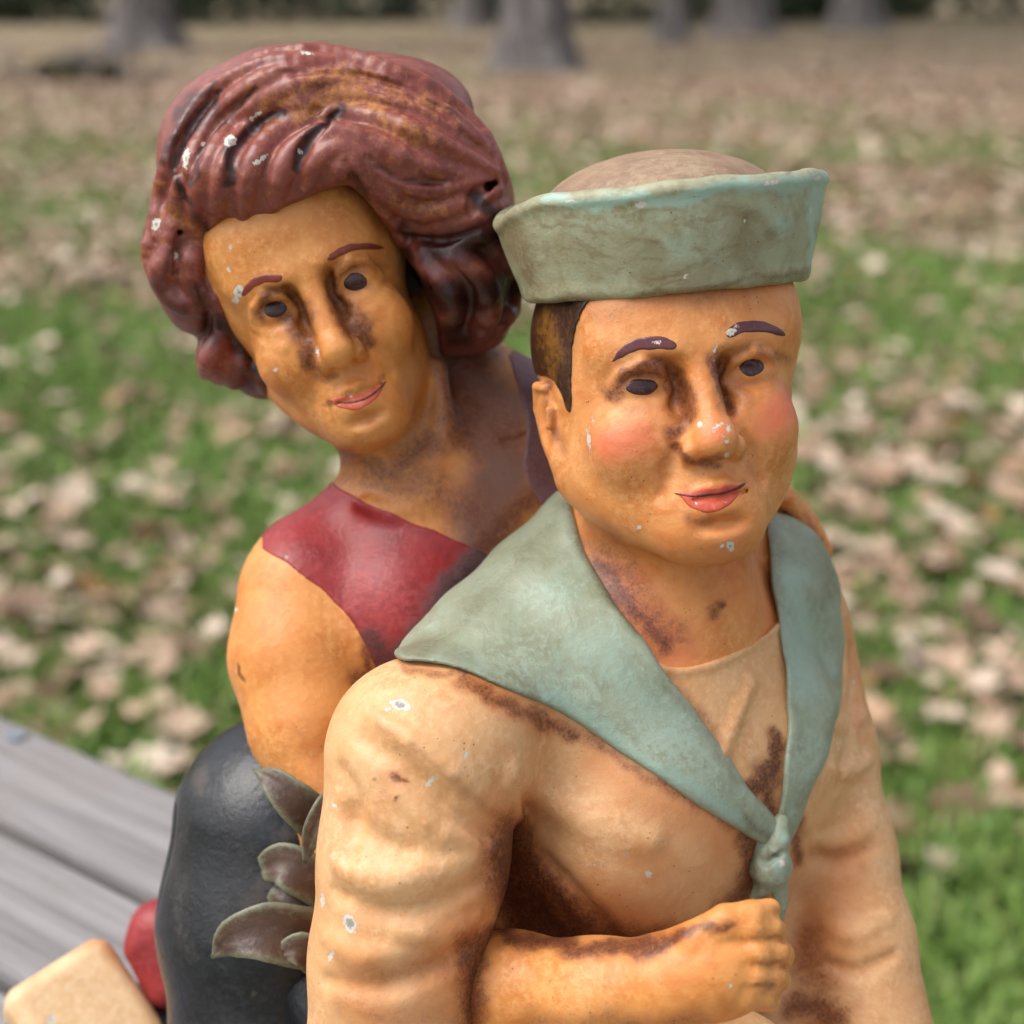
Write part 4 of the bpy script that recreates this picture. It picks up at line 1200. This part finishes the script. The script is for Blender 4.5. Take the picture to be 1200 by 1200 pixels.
def leaf_mat():
    t = NT('dry_leaf')
    a = t.attr('shade')
    oi = t.n.new('ShaderNodeObjectInfo')
    r = t.math('FRACT', t.math('ADD', a, oi.outputs['Random']))
    c = t.ramp(r, [(0.0, srgb(106, 78, 58)), (0.25, srgb(150, 120, 96)), (0.55, srgb(180, 154, 132)), (0.85, srgb(214, 194, 176)), (1.0, srgb(150, 104, 58))])
    c = t.mix(t.math('MULTIPLY', t.step(t.noise(40, 4, 0.6), 0.45, 0.7), 0.4), c, srgb(132, 100, 74))
    t.l.new(c, t.b.inputs['Base Color']); t.b.inputs['Roughness'].default_value = 0.6
    return t.m
LEAF = leaf_mat()
def leaf_template(kind):
    r = np.random.default_rng(40 + kind)
    lobes = [(0, -.5), (.06, -.42), (.30, -.34), (.16, -.18), (.42, -.02), (.2, .1), (.34, .28), (.12, .3), (0, .55)]
    if kind % 3 == 1:
        lobes = [(0, -.5), (.05, -.4), (.2, -.28), (.3, -.1), (.31, .08), (.26, .24), (.16, .38), (.07, .47), (0, .55)]
    if kind % 3 == 2:
        lobes = [(0, -.5), (.12, -.34), (.42, -.36), (.3, -.16), (.55, .08), (.27, .1), (.24, .3), (.1, .28), (0, .56)]
    R = [(x, y) for x, y in lobes]; Lm = [(-x, y) for x, y in lobes[1:-1]][::-1]
    rim = np.array(R + Lm); rim[:, 0] *= r.uniform(0.85, 1.1)
    mid_ = np.array([(0, -.3), (0, 0), (0, .3)])
    P = np.vstack([rim, mid_])
    c1, c2, c3 = r.uniform(-0.5, 0.9), r.uniform(-0.5, 0.8), r.uniform(0, 6)
    z = c1 * P[:, 0] ** 2 * 1.6 + c2 * P[:, 1] ** 2 * 0.7 + 0.06 * np.sin(P[:, 0] * 9 + c3) + 0.05 * np.sin(P[:, 1] * 8 + c3)
    n = len(rim); k = len(R)
    F = []
    def near(y):
        return n + (0 if y < -.15 else 1 if y < .15 else 2)
    for i in range(n):
        j = (i + 1) % n
        a, b = near(rim[i, 1]), near(rim[j, 1])
        F.append((i, j, a))
        if a != b:
            F.append((j, b, a))
    V = np.column_stack([P, z - z.min() * 0.6])
    return V, np.array(F)
TEMPL = [leaf_template(i) for i in range(9)]

def make_leaves():
    xs_, ys_ = [], []
    for n, y0, y1 in ((3700, 1.6, 5.0), (17000, 5.0, 10.0), (23000, 10.0, 20.0), (13000, 20.0, 34.0)):
        x, y = frustum_pts(n, y0, y1, 0.75)
        keep = rng.random(n) < 1.12 - (0.82 if y1 <= 10 else 0.6) * patch(x, y)
        xs_.append(x[keep]); ys_.append(y[keep])
    x = np.concatenate(xs_); y = np.concatenate(ys_)
    n = len(x)
    size = 0.036 + 0.06 * rng.random(n) ** 1.4; size[y > 10] *= 1.2; size[y < 4] *= 1.2
    rx = rng.normal(0, 0.32, n); ry = rng.normal(0, 0.32, n); rz = rng.random(n) * 6.283
    kind = rng.integers(0, len(TEMPL), n)
    z = gz(x, y) + rng.uniform(0.012, 0.04, n)
    dist = np.sqrt(x ** 2 + y ** 2 + CAM_H ** 2)
    area = (size / dist) ** 2 * (CAM_H / dist + 0.1)
    # in frame?
    dep = y * cp + (CAM_H - z) * sp
    px = 600 + x / dep * FPX; py = 600 - (y * sp + (z - CAM_H) * cp) / dep * FPX
    inf = (px > -10) & (px < 1210) & (py > -10) & (py < 1210)
    hid = ((px > 300) & (px < 960) & (py > 480)) | ((px > 200) & (px < 580) & (py > 90) & (py < 500)) | ((px < 250) & (py > 880))
    score = np.where(inf & ~hid, area, 0)
    top = np.argsort(-score)[:300]
    istop = np.zeros(n, bool); istop[top] = True
    meshes = []
    for i, (V, F) in enumerate(TEMPL):
        me = bpy.data.meshes.new('fallen_leaf'); me.from_pydata(V.tolist(), [], F.tolist())
        at = me.attributes.new('shade', 'FLOAT', 'POINT')
        at.data.foreach_set('value', np.zeros(len(V), np.float32))
        for p in me.polygons: p.use_smooth = True
        me.materials.append(LEAF); meshes.append(me)
    for i in top:
        o = bpy.data.objects.new('fallen_leaf', meshes[kind[i]])
        o.location = (x[i], y[i], z[i]); o.rotation_euler = (rx[i], ry[i], rz[i]); o.scale = (size[i],) * 3
        where = ('left of the woman\'s hair' if py[i] < 470 else 'left of the woman\'s shoulder, beyond the table') if px[i] < 330 else \
            ('between the two heads' if px[i] < 700 else 'above the sailor cap' if py[i] < 200 and px[i] < 960 else
             'right of the sailor cap' if py[i] < 330 else 'right of the sailor\'s face' if py[i] < 640 else 'right of the sailor\'s far sleeve')
        o['label'] = ('broad lobed', 'narrow oval', 'ragged pointed')[(0, 1, 2)[kind[i] % 3]] + ' dry tan leaf on the lawn ' + where
        o['category'] = 'leaf'; o['group'] = 'dry leaves lying on the near lawn'
        col.objects.link(o)
    Vs, Fs, Sh = [], [], []; off = 0
    rest = np.nonzero(~istop)[0]
    for kd, (V, F) in enumerate(TEMPL):
        I = rest[kind[rest] == kd]
        if not len(I):
            continue
        cx, sx_ = np.cos(rx[I]), np.sin(rx[I]); cy, sy_ = np.cos(ry[I]), np.sin(ry[I]); cz, sz_ = np.cos(rz[I]), np.sin(rz[I])
        P = V[None] * size[I][:, None, None]
        X, Y, Z = P[..., 0], P[..., 1], P[..., 2]
        Y, Z = Y * cx[:, None] - Z * sx_[:, None], Y * sx_[:, None] + Z * cx[:, None]
        X, Z = X * cy[:, None] + Z * sy_[:, None], -X * sy_[:, None] + Z * cy[:, None]
        X, Y = X * cz[:, None] - Y * sz_[:, None], X * sz_[:, None] + Y * cz[:, None]
        Q = np.stack([X + x[I][:, None], Y + y[I][:, None], Z + z[I][:, None]], -1)
        Vs.append(Q.reshape(-1, 3))
        Fs.append((F[None] + (off + np.arange(len(I)) * len(V))[:, None, None]).reshape(-1, 3))
        Sh.append(np.repeat(rng.random(len(I)), len(V)))
        off += len(I) * len(V)
    o = raw_mesh('leaf_litter', np.concatenate(Vs), np.concatenate(Fs), LEAF, attrs={'shade': np.concatenate(Sh)})
    o['kind'] = 'stuff'; o['label'] = 'scattered layer of dry tan leaves across the far lawn'; o['category'] = 'leaves'
make_leaves()

# ------------------------------------------------------------------ trees, brush pile, far wood
def bark_mat():
    t = NT('bark')
    v = t.mapping((7, 7, 0.9))
    n = t.noise(1.3, 6, 0.75, 0.8, v)
    c = t.ramp(n, [(0.34, srgb(46, 40, 38)), (0.48, srgb(104, 98, 96)), (0.62, srgb(150, 144, 142))])
    t.l.new(c, t.b.inputs['Base Color']); t.b.inputs['Roughness'].default_value = 0.95
    t.l.new(t.bump(n, 0.9, 0.08), t.b.inputs['Normal'])
    return t.m
BARK = bark_mat()
def foliage_mat(name, a, b):
    t = NT(name)
    s_ = t.attr('shade')
    t.l.new(t.ramp(s_, [(0, a), (1, b)]), t.b.inputs['Base Color']); t.b.inputs['Roughness'].default_value = 0.7
    return t.m
FOL = foliage_mat('autumn_foliage', srgb(52, 60, 30), srgb(130, 108, 56))
FOLD = foliage_mat('dark_thicket_foliage', srgb(22, 34, 18), srgb(58, 70, 40))

def tube(pts, rs, seg=14, flute=0.0, seed=0):
    pts = np.asarray(pts, float); n = len(pts)
    t = np.gradient(pts, axis=0); t /= np.linalg.norm(t, axis=1)[:, None]
    ref = np.array([1.0, 0.02, 0.0])
    s1 = np.cross(t, ref); s1 /= np.linalg.norm(s1, axis=1)[:, None]; s2 = np.cross(t, s1)
    a = np.linspace(0, 2 * np.pi, seg, endpoint=False)
    V = []
    for i in range(n):
        rr = rs[i] * (1 + flute * np.sin(a * 5 + seed) * (1 if i < 3 else .4) + 0.04 * np.sin(a * 11 + i + seed))
        V.append(pts[i] + (np.cos(a) * rr)[:, None] * s1[i] + (np.sin(a) * rr)[:, None] * s2[i])
    V = np.concatenate(V)
    F = []
    for i in range(n - 1):
        for j in range(seg):
            k = (j + 1) % seg
            F.append((i * seg + j, i * seg + k, (i + 1) * seg + k, (i + 1) * seg + j))
    return V, np.array(F)

def leaf_cloud(centers, radii, n, size, rg):
    ci = rg.integers(0, len(centers), n)
    d = rg.normal(0, 1, (n, 3)); d /= np.linalg.norm(d, axis=1)[:, None]
    P = np.asarray(centers)[ci] + d * (np.asarray(radii)[ci] * rg.random(n) ** 0.45)[:, None]
    a = rg.normal(0, 1, (n, 3)); a /= np.linalg.norm(a, axis=1)[:, None]
    b = np.cross(a, rg.normal(0, 1, (n, 3))); b /= np.linalg.norm(b, axis=1)[:, None] + 1e-9
    s_ = rg.uniform(0.6, 1.3, n)[:, None] * size
    V = np.stack([P - a * s_, P + b * s_ * 0.5, P + a * s_, P - b * s_ * 0.5], 1).reshape(-1, 3)
    F = np.arange(n * 4).reshape(-1, 4)
    return V, F, np.repeat(rg.random(n), 4)

def tree(px, py, wpx, label, seed, height=13.0):
    rg = np.random.default_rng(seed)
    p = ray_hit(px, py, 0.0)
    dist = p[1] * cp + CAM_H * sp
    r = 0.5 * wpx / FPX * dist
    o = bpy.data.objects.new('tree', None); col.objects.link(o); o.location = (p[0], p[1], float(gz(p[0], p[1])))
    o['label'] = label; o['category'] = 'tree'; o['group'] = 'trees at the back of the lawn'
    pts = [(0, 0, -0.2), (0, 0, 0.12), (0, 0, 0.5), (0.02, 0, 1.2), (0.05 * r, 0, 2.6), (-0.1 * r, 0.1, 4.5), (0.2 * r, 0.1, height * .55), (0.3 * r, 0, height * .8)]
    V, F = tube(pts, [r * 2.0, r * 1.5, r * 1.12, r * 1.0, r * .93, r * .84, r * .5, r * .15], 22, 0.1, seed)
    raw_mesh('trunk', V, F, BARK, o)
    cen = []; rad = []
    for i in range(7):
        z0 = rg.uniform(.38, .65) * height; a = i * 0.9 + rg.uniform(0, .6); L = rg.uniform(.22, .36) * height
        tip = np.array([math.cos(a) * L, math.sin(a) * L, z0 + L * .75])
        V, F = tube([(0, 0, z0), tuple(tip * [.4, .4, 0] + [0, 0, z0 + L * .25]), tuple(tip)], [r * .34, r * .22, r * .06], 8)
        raw_mesh('limb', V, F, BARK, o)
        cen.append(tip); rad.append(height * rg.uniform(.12, .2))
        cen.append(tip * [0.6, 0.6, 1]); rad.append(height * .13)
    cen.append(np.array([0, 0, height * .9])); rad.append(height * .2)
    V, F, sh = leaf_cloud(cen, rad, 2600, 0.2, rg)
    raw_mesh('crown', V, F, FOL, o, {'shade': sh}, smooth=False)

tree(170, 58, 66, 'grey tree trunk at far left beside the brush pile', 1)
tree(626, 82, 72, 'broadest pale grey tree trunk above and between the two heads', 2, 15)
tree(785, 52, 32, 'slim dark tree trunk just right of the broad pale one', 3)
tree(868, 44, 60, 'dark trunk behind the sailor cap, second from right', 4, 15)
tree(1003, 36, 50, 'rightmost tree trunk at the edge of the wood', 5)
tree(553, 34, 34, 'thin shadowed trunk far behind, left of the broad pale one', 6)
tree(465, 22, 44, 'distant faint trunk above the woman\'s hair', 7)

# brush pile beyond the lawn, upper left
def brush():
    rg = np.random.default_rng(77)
    p = ray_hit(110, 100, 0.0)
    o = bpy.data.objects.new('brush_pile', None); col.objects.link(o); o.location = (p[0], p[1], float(gz(p[0], p[1])))
    o['label'] = 'grey pile of cut branches with green weeds at upper left'; o['category'] = 'brush pile'
    for i in range(46):
        a = rg.uniform(0, 6.28); L = rg.uniform(.35, .9); c = np.array([rg.normal(0, .32), rg.normal(0, .25), abs(rg.normal(.12, .13))])
        dv = np.array([math.cos(a), math.sin(a), rg.uniform(-.15, .45)]) * L * .5
        V, F = tube([c - dv, c + rg.normal(0, .03, 3), c + dv], [.03, .024, .012], 6)
        V[:, 2] = np.maximum(V[:, 2], 0.0)
        raw_mesh('branch', V, F, BARK, o)
    V, F, sh = leaf_cloud([(-.45, -.15, .1), (-.2, -.3, .06), (.2, -.2, .05)], [.2, .2, .2], 700, 0.05, rg)
    V[:, 2] = np.abs(V[:, 2])
    raw_mesh('weeds', V, F, FOL, o, {'shade': sh * .4}, smooth=False)
brush()

def wood():
    rg = np.random.default_rng(9)
    cen = []; rad = []
    for i in range(170):
        x = rg.uniform(-40, 40); y = rg.uniform(44, 60)
        if -9 < x < 26 and rg.random() < .1:
            continue
        h = rg.uniform(.8, 2.6)
        cen.append((x, y, h)); rad.append(rg.uniform(1.2, 2.6))
        cen.append((x + rg.normal(0, 1), y + 3, h + rg.uniform(2, 8))); rad.append(rg.uniform(2, 3.4))
    V, F, sh = leaf_cloud(cen, rad, 60000, 0.26, rg)
    V[:, 2] = np.abs(V[:, 2])
    o = raw_mesh('thicket', V, F, FOLD, None, {'shade': sh}, smooth=False)
    o['kind'] = 'stuff'; o['label'] = 'dark green thicket closing the far edge of the lawn'; o['category'] = 'thicket'
wood()
